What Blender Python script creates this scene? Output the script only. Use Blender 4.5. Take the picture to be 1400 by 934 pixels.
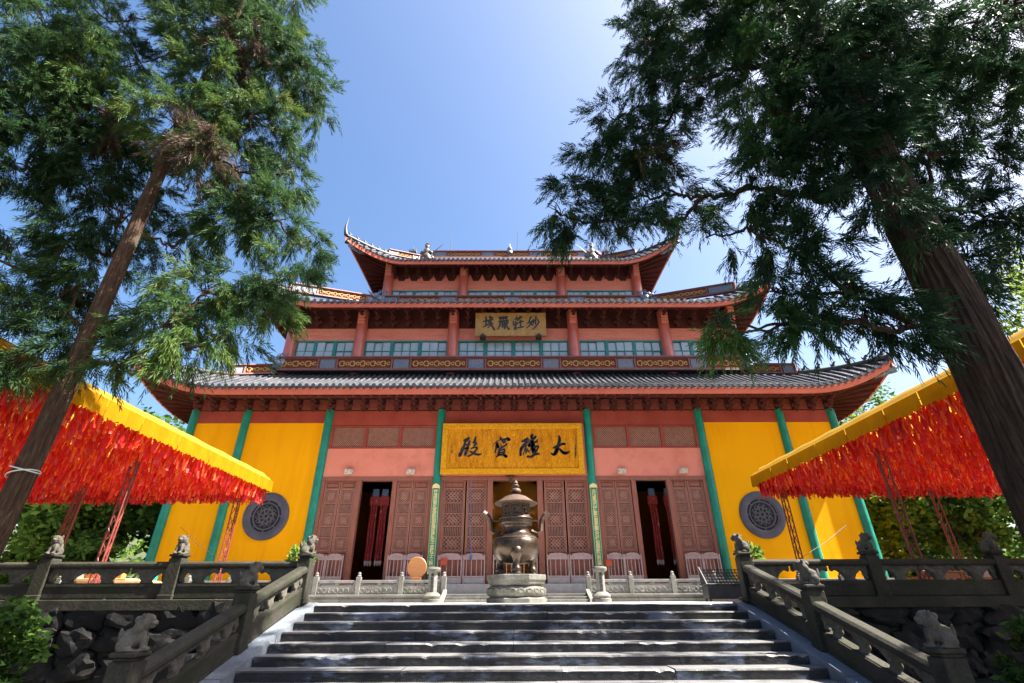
import bpy, bmesh, math, random
import numpy as np
from mathutils import Vector, Matrix, Euler

for _o in list(bpy.data.objects):
    bpy.data.objects.remove(_o)
SC = bpy.context.scene
COL = SC.collection
R = math.radians
random.seed(7)
RNG = np.random.default_rng(11)

# ------------------------------------------------------------------ camera
F_PX, PITCH, YAW, ROLL = 667.65, 0.48637, 0.006367, -0.004305   # pixels at 1400 px width, radians
CAM = Vector((-0.2513, 0.0, 0.085))
_fw = Vector((math.sin(YAW)*math.cos(PITCH), math.cos(YAW)*math.cos(PITCH), math.sin(PITCH)))
_rt0 = Vector((math.cos(YAW), -math.sin(YAW), 0)); _up0 = _rt0.cross(_fw)
_rt = _rt0*math.cos(ROLL)+_up0*math.sin(ROLL); _up = -_rt0*math.sin(ROLL)+_up0*math.cos(ROLL)
cam_data = bpy.data.cameras.new('camera')
cam_data.sensor_width = 36; cam_data.lens = F_PX/1400*36
cam_data.clip_start = .05; cam_data.clip_end = 3000
cam = bpy.data.objects.new('camera', cam_data); COL.objects.link(cam)
cam.matrix_world = Matrix(((_rt.x, _up.x, -_fw.x, CAM.x), (_rt.y, _up.y, -_fw.y, CAM.y), (_rt.z, _up.z, -_fw.z, CAM.z), (0, 0, 0, 1)))
SC.camera = cam

# ------------------------------------------------------------------ sky, sun, exposure
SUN_AZ, SUN_EL = 98, 54            # degrees, azimuth clockwise from +Y (the way the camera looks)
world = bpy.data.worlds.new('World'); SC.world = world; world.use_nodes = True
_nt = world.node_tree; _bg = _nt.nodes['Background']
_sky = _nt.nodes.new('ShaderNodeTexSky'); _sky.sky_type = 'NISHITA'; _sky.sun_disc = False
_sky.sun_elevation = R(SUN_EL); _sky.sun_rotation = R(SUN_AZ)
_sky.air_density = 1.0; _sky.dust_density = 3.6; _sky.ozone_density = 1.2
_hs = _nt.nodes.new('ShaderNodeHueSaturation'); _hs.inputs['Saturation'].default_value = 1.24
_nt.links.new(_sky.outputs[0], _hs.inputs['Color']); _nt.links.new(_hs.outputs[0], _bg.inputs[0]); _bg.inputs[1].default_value = 0.054
sd = bpy.data.lights.new('sun', 'SUN'); sd.energy = 5.0; sd.angle = R(.53); sd.color = (1, .93, .82)
sun = bpy.data.objects.new('sun', sd); COL.objects.link(sun)
_sv = Vector((math.sin(R(SUN_AZ))*math.cos(R(SUN_EL)), math.cos(R(SUN_AZ))*math.cos(R(SUN_EL)), math.sin(R(SUN_EL))))
sun.rotation_euler = _sv.to_track_quat('Z', 'Y').to_euler(); sun.location = (30, 10, 40)
SC.view_settings.view_transform = 'Standard'; SC.view_settings.look = 'None'
SC.view_settings.exposure = 2.6; SC.view_settings.gamma = 1; SC.view_settings.use_curve_mapping = False
SC.render.film_transparent = False
SC.cycles.max_bounces = 8; SC.cycles.diffuse_bounces = 5; SC.cycles.transparent_max_bounces = 8
SC.cycles.use_denoising = True

# ------------------------------------------------------------------ pixel helpers (direction only; the distance is always given)
def ray(px, py):
    return _rt*((px-700)/F_PX) - _up*((py-467)/F_PX) + _fw
def atY(px, py, Y):
    d = ray(px, py); return CAM + d*(Y/d.y)
def atX(px, py, X):
    d = ray(px, py); return CAM + d*((X-CAM.x)/d.x)
def zY(py, Y, px=700):
    return atY(px, py, Y).z

# ------------------------------------------------------------------ materials
def _new(name):
    m = bpy.data.materials.new(name); m.use_nodes = True
    nt = m.node_tree; return m, nt, nt.nodes['Principled BSDF']
def _coord(nt, mode, stretch):
    if mode == 'pos':
        c = nt.nodes.new('ShaderNodeNewGeometry').outputs['Position']
    else:
        c = nt.nodes.new('ShaderNodeTexCoord').outputs['Object']
    mp = nt.nodes.new('ShaderNodeMapping'); mp.inputs['Scale'].default_value = stretch
    nt.links.new(c, mp.inputs['Vector']); return mp.outputs[0]
def _noise(nt, co, scale, detail=5, rough=.6):
    n = nt.nodes.new('ShaderNodeTexNoise'); n.inputs['Scale'].default_value = scale
    n.inputs['Detail'].default_value = detail; n.inputs['Roughness'].default_value = rough
    nt.links.new(co, n.inputs['Vector']); return n.outputs['Fac']
def _ramp(nt, fac, stops):
    r = nt.nodes.new('ShaderNodeValToRGB'); e = r.color_ramp.elements
    while len(e) < len(stops): e.new(.5)
    for i, (p, c) in enumerate(stops):
        e[i].position = p; e[i].color = (*c, 1)
    nt.links.new(fac, r.inputs[0]); return r.outputs[0]
def _mix(nt, fac, a, b, mode='MIX'):
    m = nt.nodes.new('ShaderNodeMix'); m.data_type = 'RGBA'; m.blend_type = mode
    for v, s in ((fac, m.inputs[0]), (a, m.inputs[6]), (b, m.inputs[7])):
        if hasattr(v, 'is_linked') or hasattr(v, 'links'): nt.links.new(v, s)
        else: s.default_value = v if isinstance(v, (int, float)) else (*v, 1)
    return m.outputs[2]
def mat(name, stops, scale=3, stretch=(1, 1, 1), rough=.7, rvar=0., bump=0., bscale=25, metal=0., spec=.5,
        dirt=None, dscale=1.2, dpos=(.5, .68), dstretch=(1, 1, 1), mode='pos', coat=0., trans=0., fine=.12, finescale=60):
    m, nt, b = _new(name)
    co = _coord(nt, mode, stretch)
    if isinstance(stops[0][0], (int, float)) and len(stops[0]) == 3:
        n = len(stops); stops = [(.3+.4*i/max(1, n-1), c) for i, c in enumerate(stops)]
    col = _ramp(nt, _noise(nt, co, scale), stops)
    if fine:
        g = _ramp(nt, _noise(nt, co, finescale, 3), [(.3, (1-fine*2,)*3), (.7, (1, 1, 1))])
        col = _mix(nt, 1.0, col, g, 'MULTIPLY')
    if dirt:
        dc = _coord(nt, mode, dstretch)
        f = _ramp(nt, _noise(nt, dc, dscale, 6, .65), [(dpos[0], (0, 0, 0)), (dpos[1], (1, 1, 1))])
        col = _mix(nt, f, col, dirt)
    nt.links.new(col, b.inputs['Base Color'])
    b.inputs['Roughness'].default_value = rough; b.inputs['Metallic'].default_value = metal
    b.inputs['Specular IOR Level'].default_value = spec
    if coat: b.inputs['Coat Weight'].default_value = coat; b.inputs['Coat Roughness'].default_value = .25
    if rvar:
        rr = nt.nodes.new('ShaderNodeMapRange'); rr.inputs[3].default_value = rough-rvar; rr.inputs[4].default_value = rough+rvar
        rr.inputs[1].default_value = .3; rr.inputs[2].default_value = .7
        nt.links.new(_noise(nt, co, scale*1.7), rr.inputs[0]); nt.links.new(rr.outputs[0], b.inputs['Roughness'])
    if bump:
        bp = nt.nodes.new('ShaderNodeBump'); bp.inputs['Strength'].default_value = bump; bp.inputs['Distance'].default_value = .02
        nt.links.new(_noise(nt, co, bscale, 6, .65), bp.inputs['Height']); nt.links.new(bp.outputs[0], b.inputs['Normal'])
    if trans:
        t = nt.nodes.new('ShaderNodeBsdfTranslucent'); nt.links.new(col, t.inputs['Color'])
        ms = nt.nodes.new('ShaderNodeMixShader'); ms.inputs[0].default_value = trans
        out = nt.nodes['Material Output']
        nt.links.new(b.outputs[0], ms.inputs[1]); nt.links.new(t.outputs[0], ms.inputs[2]); nt.links.new(ms.outputs[0], out.inputs['Surface'])
    return m
def leafmat(name, stops, trans=.3, rough=.55):
    m, nt, b = _new(name)
    a = nt.nodes.new('ShaderNodeAttribute'); a.attribute_name = 'tint'
    col = _ramp(nt, a.outputs['Fac'], stops)
    nt.links.new(col, b.inputs['Base Color']); b.inputs['Roughness'].default_value = rough
    b.inputs['Specular IOR Level'].default_value = .12
    t = nt.nodes.new('ShaderNodeBsdfTranslucent'); nt.links.new(col, t.inputs['Color'])
    ms = nt.nodes.new('ShaderNodeMixShader'); ms.inputs[0].default_value = trans
    nt.links.new(b.outputs[0], ms.inputs[1]); nt.links.new(t.outputs[0], ms.inputs[2])
    nt.links.new(ms.outputs[0], nt.nodes['Material Output'].inputs['Surface'])
    return m

MT = {}
MT['yellow'] = mat('yellow_plaster', [(.88, .37, .002), (.92, .41, .003)], .35, spec=0.08, rough=.85, bump=.15, bscale=6, fine=.03, dirt=(.74, .27, .002), dscale=.8, dpos=(.50, .86), dstretch=(1.8, 1, .2))
MT['pink'] = mat('pink_plaster', [(.68, .22, .155), (.75, .265, .195)], .8, spec=0.12, rough=.85, bump=.15, bscale=8, fine=.05, dirt=(.50, .145, .105), dscale=.9, dpos=(.5, .8))
MT['beam'] = mat('red_painted_beam', [(.27, .045, .032), (.36, .07, .05)], 1.2, spec=0.2, rough=.65, bump=.1, fine=.08)
MT['redwall'] = mat('red_board_wall', [(.70, .20, .14), (.80, .29, .22)], 2.0, stretch=(.3, 1, 3), spec=0.15, rough=.75, bump=.25, bscale=18, fine=.16, finescale=22, dirt=(.62, .27, .22), dscale=9, dpos=(.6, .75), dstretch=(.5, 1, 2))
MT['redcol'] = mat('red_lacquer_column', [(.45, .095, .06), (.55, .14, .095)], 1.5, rough=.35, bump=.06, fine=.07, coat=.3)
MT['fascia'] = mat('red_eave_board', [(.50, .115, .075), (.60, .165, .11)], 1.5, spec=0.2, rough=.6, fine=.1, dirt=(.3, .07, .06), dscale=3, dpos=(.6, .8))
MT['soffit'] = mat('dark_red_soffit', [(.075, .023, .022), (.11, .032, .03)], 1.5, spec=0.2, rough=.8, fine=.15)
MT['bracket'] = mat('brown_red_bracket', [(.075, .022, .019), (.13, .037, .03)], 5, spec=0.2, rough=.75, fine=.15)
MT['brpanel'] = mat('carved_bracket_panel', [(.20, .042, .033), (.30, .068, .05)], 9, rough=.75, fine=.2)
MT['green'] = mat('green_painted_column', [(.005, .175, .115), (.012, .26, .18)], 2.2, rough=.42, rvar=.12, bump=.35, bscale=7, fine=.1, coat=.25, spec=.3, dirt=(.03, .30, .22), dscale=5, dpos=(.6, .72))
MT['door'] = mat('brown_door_wood', [(.25, .088, .060), (.35, .13, .092)], 2.5, stretch=(5, 1, .6), spec=0.25, rough=.5, bump=.15, fine=.15)
MT['doortrim'] = mat('worn_door_edge', [(.38, .17, .12), (.50, .25, .19)], 3, stretch=(4, 1, .7), spec=0.25, rough=.5, fine=.15)
MT['lattice'] = mat('door_lattice_wood', [(.36, .16, .115), (.48, .24, .18)], 6, spec=0.2, rough=.6, fine=.15)
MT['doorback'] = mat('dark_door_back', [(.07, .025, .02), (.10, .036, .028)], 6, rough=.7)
MT['gate'] = mat('pale_mauve_gate', [(.36, .245, .245), (.48, .355, .35)], 5, spec=0.25, rough=.6, fine=.15)
MT['whitepanel'] = mat('white_stone_panel', [(.30, .28, .28), (.42, .395, .385)], 5, rough=.7, bump=.3, bscale=14, fine=.12)
MT['tile'] = mat('grey_blue_roof_tile', [(.029, .034, .048), (.060, .063, .074)], 1.1, rough=.42, rvar=.12, bump=.3, bscale=9, fine=.2, finescale=14, dirt=(.10, .096, .096), dscale=1.5, dpos=(.52, .75))
MT['tiledeck'] = mat('tile_valley', [(.017, .019, .026), (.032, .034, .042)], 2, rough=.6)
MT['ridge'] = mat('ridge_frame', [(.17, .055, .05), (.26, .09, .08)], 3, rough=.6, fine=.15)
MT['fret'] = mat('ochre_fretwork', [(.42, .25, .075), (.56, .38, .15)], 4, spec=0.25, rough=.55, fine=.15)
MT['fretback'] = mat('fret_back', [(.16, .035, .02), (.24, .055, .03)], 4, spec=0.2, rough=.8)
MT['painted'] = mat('painted_scene_panel', [(.25, (.05, .12, .35)), (.42, (.10, .15, .23)), (.5, (.21, .22, .21)), (.58, (.065, .12, .22)), (.66, (.55, .18, .12)), (.75, (.08, .1, .2))], 5.5, stretch=(1, 1, 2), rough=.5, fine=.2)
MT['ceramic'] = mat('glazed_ornament', [(.28, (.03, .07, .28)), (.40, (.04, .10, .25)), (.5, (.25, .28, .30)), (.58, (.05, .12, .22)), (.68, (.25, .06, .04)), (.78, (.1, .2, .15))], 7, rough=.35, fine=.2, coat=.3)
MT['ceramic_red'] = mat('glazed_figure', [(.28, (.20, .04, .025)), (.42, (.10, .04, .02)), (.52, (.095, .085, .07)), (.6, (.07, .12, .10)), (.72, (.2, .05, .04))], 7, rough=.4, fine=.2)
MT['winframe'] = mat('teal_window_frame', [(.010, .16, .15), (.02, .23, .21)], 3, rough=.45, fine=.1)
MT['pane'] = mat('pale_blue_window_pane', [(.30, .38, .46), (.44, .52, .58)], 1.3, rough=.16, rvar=.08, bump=.06, bscale=30, spec=.6, fine=.12, finescale=40)
MT['goldfield'] = mat('weathered_gold_field', [(.30, (.50, .155, .002)), (.45, (.70, .26, .003)), (.6, (.82, .34, .006)), (.72, (.54, .17, .002))], 2.6, stretch=(2.2, 1, .55), rough=.42, rvar=.12, fine=.25, finescale=16, spec=.15)
MT['goldframe'] = mat('gilded_frame', [(.84, .34, .002), (.95, .46, .010)], 9, rough=.38, bump=.9, bscale=16, fine=.3, finescale=24, spec=.2)
MT['bronzefield'] = mat('dull_gold_field', [(.34, .18, .045), (.50, .29, .085)], 3, stretch=(1.5, 1, 1), rough=.5, fine=.2, finescale=30)
MT['ink'] = mat('black_lacquer_ink', [(.010, .011, .013), (.016, .016, .018)], 5, rough=.35)
MT['bronze'] = mat('aged_bronze', [(.05, .040, .036), (.105, .072, .052)], 3.5, rough=.33, rvar=.12, metal=.8, bump=.10, bscale=20, fine=.2, dirt=(.06, .045, .033), dscale=4)
MT['bronze2'] = mat('rusty_bronze', [(.065, .037, .024), (.115, .068, .043)], 6, rough=.62, rvar=.1, metal=.3, bump=.25, bscale=30, fine=.25)
MT['stone'] = mat('grey_stone', [(.10, .098, .088), (.19, .185, .165)], 2.5, rough=.85, bump=.5, bscale=16, fine=.3, finescale=35, dirt=(.04, .045, .026), dscale=1.6, dpos=(.5, .68))
MT['palestone'] = mat('pale_stone', [(.13, .128, .12), (.22, .215, .20)], 2.5, rough=.85, bump=.4, bscale=16, fine=.25, dirt=(.075, .075, .06), dscale=1.8, dpos=(.5, .7), dstretch=(1, 1, .5))
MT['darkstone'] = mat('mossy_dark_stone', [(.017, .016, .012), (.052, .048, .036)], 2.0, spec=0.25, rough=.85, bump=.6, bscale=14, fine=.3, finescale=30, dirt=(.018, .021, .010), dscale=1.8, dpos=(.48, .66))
MT['lionstone'] = mat('weathered_lion_stone', [(.038, .034, .027), (.115, .105, .085)], 5, rough=.85, bump=.6, bscale=30, fine=.3, finescale=45, dirt=(.04, .04, .022), dscale=4, dpos=(.5, .66))
MT['step'] = mat('worn_dark_step_stone', [(.015, .0145, .015), (.034, .033, .034)], 1.6, stretch=(.6, 1, 1.6), spec=0.35, rough=.62, rvar=.2, bump=.45, bscale=18, fine=.3, finescale=30, dirt=(.085, .10, .135), dscale=1.5, dpos=(.53, .62), dstretch=(.8, 1, 2.2))  # bluish patches: weathering with sky reflections put into the colour
MT['tread'] = mat('skylit_worn_tread', [(.11, .11, .116), (.19, .19, .196)], 1.5, rough=.55, rvar=.1, bump=.3, bscale=22, fine=.25, dirt=(.07, .07, .072), dscale=2)  # step tops lighter than risers: foot wear plus skylight put into the colour
MT['stringer'] = mat('blue_grey_slab', [(.16, .19, .235), (.26, .29, .34)], 1.5, rough=.42, rvar=.12, bump=.4, bscale=40, fine=.3, finescale=50, dirt=(.085, .09, .10), dscale=1.4)
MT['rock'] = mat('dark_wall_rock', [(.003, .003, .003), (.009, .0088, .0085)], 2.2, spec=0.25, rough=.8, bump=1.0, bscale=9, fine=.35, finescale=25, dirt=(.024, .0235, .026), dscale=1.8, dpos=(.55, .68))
MT['moss'] = mat('wall_moss', [(.008, .010, .006), (.02, .024, .012)], 3, rough=.95, bump=.8)
MT['paving'] = mat('terrace_paving', [(.52, .505, .48), (.66, .64, .61)], .9, rough=.85, bump=.4, fine=.25, dirt=(.40, .40, .37), dscale=.6)
MT['ground'] = mat('courtyard_ground', [(.10, .095, .085), (.19, .18, .165)], .3, rough=.9, bump=.5, bscale=6, fine=.25)
MT['canopy'] = mat('yellow_canopy_cloth', spec=.1, stops=[(.36, .185, .0015), (.43, .23, .003)], scale=1.2, rough=.75, bump=.12, bscale=5, fine=.05, trans=.5)
MT['canopytop'] = mat('pale_yellow_canopy_top', spec=.1, stops=[(.38, .225, .02), (.43, .27, .035)], scale=1.0, rough=.7, fine=.05, trans=.45)
MT['maststeel'] = mat('red_oxide_mast', [(.11, .012, .009), (.19, .024, .016)], 4, rough=.55, fine=.15)
MT['wire'] = mat('dark_wire', [(.03, .03, .03), (.05, .05, .05)], 4, rough=.6)
MT['rod'] = mat('grey_rod', [(.10, .11, .12), (.16, .16, .17)], 4, rough=.4, metal=.6)
MT['rope'] = mat('pale_rope', [(.5, .5, .46), (.62, .6, .56)], 20, rough=.9)
MT['bark'] = mat('cedar_bark', [(.035, .021, .014), (.115, .065, .038)], 4, stretch=(5, 5, .45), spec=0.2, rough=.9, bump=1.0, bscale=7, fine=.35, finescale=14, dirt=(.07, .07, .045), dscale=1.2, dpos=(.55, .7))
MT['barkdark'] = mat('dark_cedar_bark', [(.016, .010, .007), (.062, .038, .025)], 4, stretch=(5, 5, .4), spec=0.2, rough=.9, bump=1.0, bscale=6, fine=.35, finescale=14)
MT['bark2'] = mat('grey_brown_bark', [(.05, .04, .03), (.10, .085, .065)], 5, stretch=(3, 3, .6), rough=.9, bump=.8)
MT['needles'] = leafmat('cedar_needles', [(0, (.014, .032, .013)), (.35, (.026, .060, .022)), (.62, (.048, .096, .026)), (.85, (.095, .14, .024)), (.92, (.06, .038, .024)), (1, (.045, .03, .028))], .38)
MT['needles2'] = leafmat('dark_cedar_needles', [(0, (.008, .022, .012)), (.4, (.020, .052, .020)), (.7, (.045, .105, .028)), (.9, (.10, .17, .028)), (.95, (.055, .036, .024)), (1, (.045, .03, .026))], .34)
MT['leaves'] = leafmat('broadleaf', [(0, (.035, .075, .018)), (.4, (.075, .150, .026)), (.75, (.15, .22, .03)), (1, (.24, .27, .04))], .45)
MT['lilyleaf'] = leafmat('pot_plant_leaf', [(0, (.05, .12, .02)), (.6, (.10, .19, .03)), (1, (.22, .26, .04))], .35)
MT['gold'] = mat('gilded_statue', [(.70, .24, .03), (.90, .40, .06)], 2, rough=.32, metal=.35, fine=.1)
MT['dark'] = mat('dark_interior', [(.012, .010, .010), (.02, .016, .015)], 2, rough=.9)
MT['darkfloor'] = mat('interior_floor', [(.26, .22, .18), (.34, .29, .24)], 2, rough=.5)
MT['wood'] = mat('orange_wood_board', [(.30, .115, .034), (.40, .17, .055)], 3, stretch=(1, 1, 6), rough=.5, fine=.12)
MT['wood2'] = mat('sawn_wood', [(.40, .22, .09), (.55, .34, .16)], 3, stretch=(4, 1, 1), rough=.6, fine=.12)
MT['redbox'] = mat('red_box_paint', [(.45, .05, .02), (.55, .08, .03)], 4, rough=.5)
MT['iron'] = mat('dark_iron', [(.02, .021, .024), (.04, .042, .048)], 5, rough=.5, metal=.4, fine=.2)
MT['slate'] = mat('purple_grey_window_ring', [(.055, .052, .075), (.095, .088, .115)], 2.5, rough=.55, rvar=.1, bump=.25, fine=.15)
MT['carving'] = mat('grey_stone_carving', [(.075, .075, .09), (.14, .135, .15)], 6, rough=.6, fine=.2)
MT['goldtext'] = mat('yellow_gold_lettering', [(.75, .60, .20), (.85, .74, .40)], 6, rough=.5)
MT['greenpanel'] = mat('green_couplet_board', [(.012, .20, .12), (.02, .28, .17)], 3, rough=.45, fine=.1)
MT['banner'] = mat('red_embroidered_banner', [(.25, .012, .015), (.42, .03, .03)], 4, stretch=(1, 1, 1.5), rough=.7, fine=.1, dirt=(.6, .42, .36), dscale=11, dpos=(.60, .66), dstretch=(1, 1, .6))
MT['bannerwhite'] = mat('banner_pale_tip', [(.55, .45, .42), (.65, .55, .5)], 8, rough=.7)
MT['bannerblue'] = mat('banner_blue_top', [(.08, .12, .26), (.13, .2, .38)], 8, rough=.7)
MT['peg'] = mat('painted_door_peg', [(.33, (.60, .48, .36)), (.5, (.70, .62, .5)), (.58, (.35, .16, .12)), (.66, (.72, .66, .55))], 9, rough=.6, fine=.2)
MT['pot'] = mat('dark_glazed_pot', [(.03, .025, .022), (.07, .055, .045)], 4, rough=.35, coat=.3)
for i, c in enumerate([((.55, .006, .008), (.70, .014, .012)), ((.62, .018, .006), (.76, .05, .010)), ((.42, .006, .012), (.60, .012, .016)), ((.68, .06, .010), (.80, .15, .02)), ((.55, .008, .012), (.80, .03, .02))]):
    MT['rib%d' % i] = mat('prayer_ribbon_cloth_%d' % i, [c[0], c[1]], 3, rough=.5, fine=.1, trans=.45, dirt=(.80, .55, .35) if i in (3, 4) else None, dscale=22, dpos=(.60, .66), dstretch=(1, 1, .35))

# ------------------------------------------------------------------ object helpers
WP = {}
def tag(o, label=None, cat=None, group=None, kind=None):
    if label: o['label'] = label
    if cat: o['category'] = cat
    if group: o['group'] = group
    if kind: o['kind'] = kind
    return o
def ob(name, me, m=None, parent=None, loc=(0, 0, 0), rot=None, scl=None, local=False):
    """link one mesh object; loc is a world position unless local"""
    o = bpy.data.objects.new(name, me); COL.objects.link(o)
    if m is not None and me is not None and not me.materials: me.materials.append(MT[m] if isinstance(m, str) else m)
    L = Vector(loc)
    if parent is not None:
        o.parent = parent
        o.location = L if local else L-WP[parent.name]
    else:
        o.location = L
    WP[o.name] = L
    if rot is not None: o.rotation_euler = rot
    if scl is not None: o.scale = scl
    return o
def thing(name, loc, label, cat, group=None, rot=None, scl=None):
    o = bpy.data.objects.new(name, None); COL.objects.link(o); o.location = loc; o.empty_display_size = .2
    if rot is not None: o.rotation_euler = rot
    if scl is not None: o.scale = scl
    WP[o.name] = Vector(loc)
    return tag(o, label, cat, group)
def cp(o, parent, loc=None, rot=None, scl=None):
    c = o.copy(); COL.objects.link(c); c.parent = parent
    if loc is not None: c.location = loc
    if rot is not None: c.rotation_euler = rot
    if scl is not None: c.scale = scl
    return c

class MB:
    def __init__(s): s.v = []; s.f = []; s.mi = []; s.cur = 0
    def add(s, vs, fs):
        n = len(s.v); s.v.extend([tuple(v) for v in vs]); s.f.extend([tuple(i+n for i in f) for f in fs]); s.mi.extend([s.cur]*len(fs)); return s
    def box(s, x0, x1, y0, y1, z0, z1, M=None):
        vs = [Vector((x, y, z)) for z in (z0, z1) for y in (y0, y1) for x in (x0, x1)]
        if M is not None: vs = [M @ v for v in vs]
        return s.add(vs, [(0, 2, 3, 1), (4, 5, 7, 6), (0, 1, 5, 4), (2, 6, 7, 3), (0, 4, 6, 2), (1, 3, 7, 5)])
    def bar(s, a, b, w, h=None, up=(0, 0, 1)):
        a = Vector(a); b = Vector(b); h = h or w
        d = (b-a); L = d.length
        if L < 1e-6: return s
        d /= L; u = Vector(up); sd = d.cross(u)
        if sd.length < 1e-4: sd = d.cross(Vector((0, 1, 0)))
        sd.normalize(); u = sd.cross(d)
        M = Matrix(((sd.x, d.x, u.x, a.x), (sd.y, d.y, u.y, a.y), (sd.z, d.z, u.z, a.z), (0, 0, 0, 1)))
        return s.box(-w/2, w/2, 0, L, -h/2, h/2, M)
    def tube(s, pts, rad, n=8, cap=True):
        pts = [Vector(p) for p in pts]; k = len(pts)
        if not hasattr(rad, '__len__'): rad = [rad]*k
        n0 = len(s.v); prev = None; vs = []
        for i, p in enumerate(pts):
            t = (pts[min(i+1, k-1)]-pts[max(i-1, 0)]).normalized()
            if prev is None:
                a = t.cross(Vector((0, 0, 1)));
                if a.length < .05: a = t.cross(Vector((0, 1, 0)))
                a.normalize()
            else:
                a = (prev-t*prev.dot(t)).normalized()
            prev = a; b = t.cross(a)
            for j in range(n):
                q = 2*math.pi*j/n; vs.append(p+(a*math.cos(q)+b*math.sin(q))*rad[i])
        fs = [(i*n+j, i*n+(j+1) % n, (i+1)*n+(j+1) % n, (i+1)*n+j) for i in range(k-1) for j in range(n)]
        if cap: fs += [tuple(range(n-1, -1, -1)), tuple((k-1)*n+j for j in range(n))]
        return s.add(vs, fs)
    def lathe(s, prof, n=32, c=(0, 0, 0), closed=True):
        c = Vector(c); vs = []; k = len(prof)
        for r, z in prof:
            for j in range(n):
                q = 2*math.pi*j/n; vs.append(c+Vector((r*math.cos(q), r*math.sin(q), z)))
        fs = [(i*n+j, i*n+(j+1) % n, (i+1)*n+(j+1) % n, (i+1)*n+j) for i in range(k-1) for j in range(n)]
        if closed: fs += [tuple(range(n-1, -1, -1)), tuple((k-1)*n+j for j in range(n))]
        return s.add(vs, fs)
    def grid(s, rows):
        n = len(rows[0]); k = len(rows)
        return s.add([p for r in rows for p in r], [(i*n+j, i*n+j+1, (i+1)*n+j+1, (i+1)*n+j) for i in range(k-1) for j in range(n-1)])
    def prism(s, poly, y0, y1):
        """polygon in XZ, extruded in Y"""
        n = len(poly)
        vs = [(x, y0, z) for x, z in poly]+[(x, y1, z) for x, z in poly]
        return s.add(vs, [tuple(range(n)), tuple(range(2*n-1, n-1, -1))]+[(i, i+n, (i+1) % n+n, (i+1) % n) for i in range(n)])
    def mesh(s, name, smooth=False, bevel=0, fix=False, seg=1):
        me = bpy.data.meshes.new(name); me.from_pydata(s.v, [], s.f)
        if any(s.mi): me.polygons.foreach_set('material_index', s.mi)
        if bevel or fix:
            bm = bmesh.new(); bm.from_mesh(me)
            bmesh.ops.recalc_face_normals(bm, faces=bm.faces)
            if bevel:
                es = [e for e in bm.edges if len(e.link_faces) == 2 and e.calc_face_angle(0) > .5]
                bmesh.ops.bevel(bm, geom=es, offset=bevel, segments=seg, affect='EDGES', clamp_overlap=True)
            bm.to_mesh(me); bm.free()
        if smooth: me.polygons.foreach_set('use_smooth', [True]*len(me.polygons))
        me.update(); return me
def sharp(me, ang=40):
    me.polygons.foreach_set('use_smooth', [True]*len(me.polygons))
    me.set_sharp_from_angle(angle=R(ang)); return me
def npmesh(name, V, Fq, tint=None, mi=None):
    me = bpy.data.meshes.new(name); V = np.asarray(V, np.float32); Fq = np.asarray(Fq, np.int32)
    k = Fq.shape[1]
    me.vertices.add(len(V)); me.vertices.foreach_set('co', V.ravel())
    me.loops.add(Fq.size); me.loops.foreach_set('vertex_index', Fq.ravel())
    me.polygons.add(len(Fq)); me.polygons.foreach_set('loop_start', np.arange(0, Fq.size, k, dtype=np.int32))
    if mi is not None: me.polygons.foreach_set('material_index', np.asarray(mi, np.int32))
    if tint is not None:
        a = me.attributes.new('tint', 'FLOAT', 'POINT'); a.data.foreach_set('value', np.asarray(tint, np.float32))
    me.update(calc_edges=True); me.validate(); return me
def blob(name, ells, voxel=.02, noise=0., spikes=(), smooth=True):
    """one continuous surface grown from overlapping ellipsoids (and tapered spikes)"""
    bm = bmesh.new()
    for e in ells:
        c, r = e[0], e[1]; rot = e[2] if len(e) > 2 else (0, 0, 0)
        M = Matrix.Translation(c) @ Euler(rot).to_matrix().to_4x4() @ Matrix.Diagonal((*r, 1))
        bmesh.ops.create_uvsphere(bm, u_segments=16, v_segments=10, radius=1, matrix=M)
    for a, b, r0, r1 in spikes:
        a = Vector(a); b = Vector(b); d = b-a
        M = Matrix.Translation((a+b)/2) @ d.to_track_quat('Z', 'Y').to_matrix().to_4x4()
        bmesh.ops.create_cone(bm, cap_ends=True, segments=8, radius1=r0, radius2=r1, depth=d.length, matrix=M)
    me = bpy.data.meshes.new(name+'_raw'); bm.to_mesh(me); bm.free()
    o = bpy.data.objects.new('tmp_blob', me); COL.objects.link(o)
    md = o.modifiers.new('r', 'REMESH'); md.mode = 'VOXEL'; md.voxel_size = voxel
    sm = o.modifiers.new('s', 'SMOOTH'); sm.factor = .5; sm.iterations = 2
    dg = bpy.context.evaluated_depsgraph_get(); dg.update()
    out = bpy.data.meshes.new_from_object(o.evaluated_get(dg)); out.name = name
    bpy.data.objects.remove(o); bpy.data.meshes.remove(me)
    if noise:
        n = len(out.vertices); co = np.empty(n*3, np.float32); out.vertices.foreach_get('co', co); co = co.reshape(-1, 3)
        k = 1/(voxel*5)
        d = np.sin(co[:, 0]*k+np.sin(co[:, 2]*k*.8)*1.7)*np.sin(co[:, 2]*k*1.1+np.sin(co[:, 1]*k)*1.4)*np.cos(co[:, 1]*k*.9)
        nm = np.empty(n*3, np.float32); out.vertices.foreach_get('normal', nm); nm = nm.reshape(-1, 3)
        out.vertices.foreach_set('co', (co+nm*(d*noise)[:, None]).ravel()); out.update()
    if smooth: out.polygons.foreach_set('use_smooth', [True]*len(out.polygons))
    return out
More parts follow.
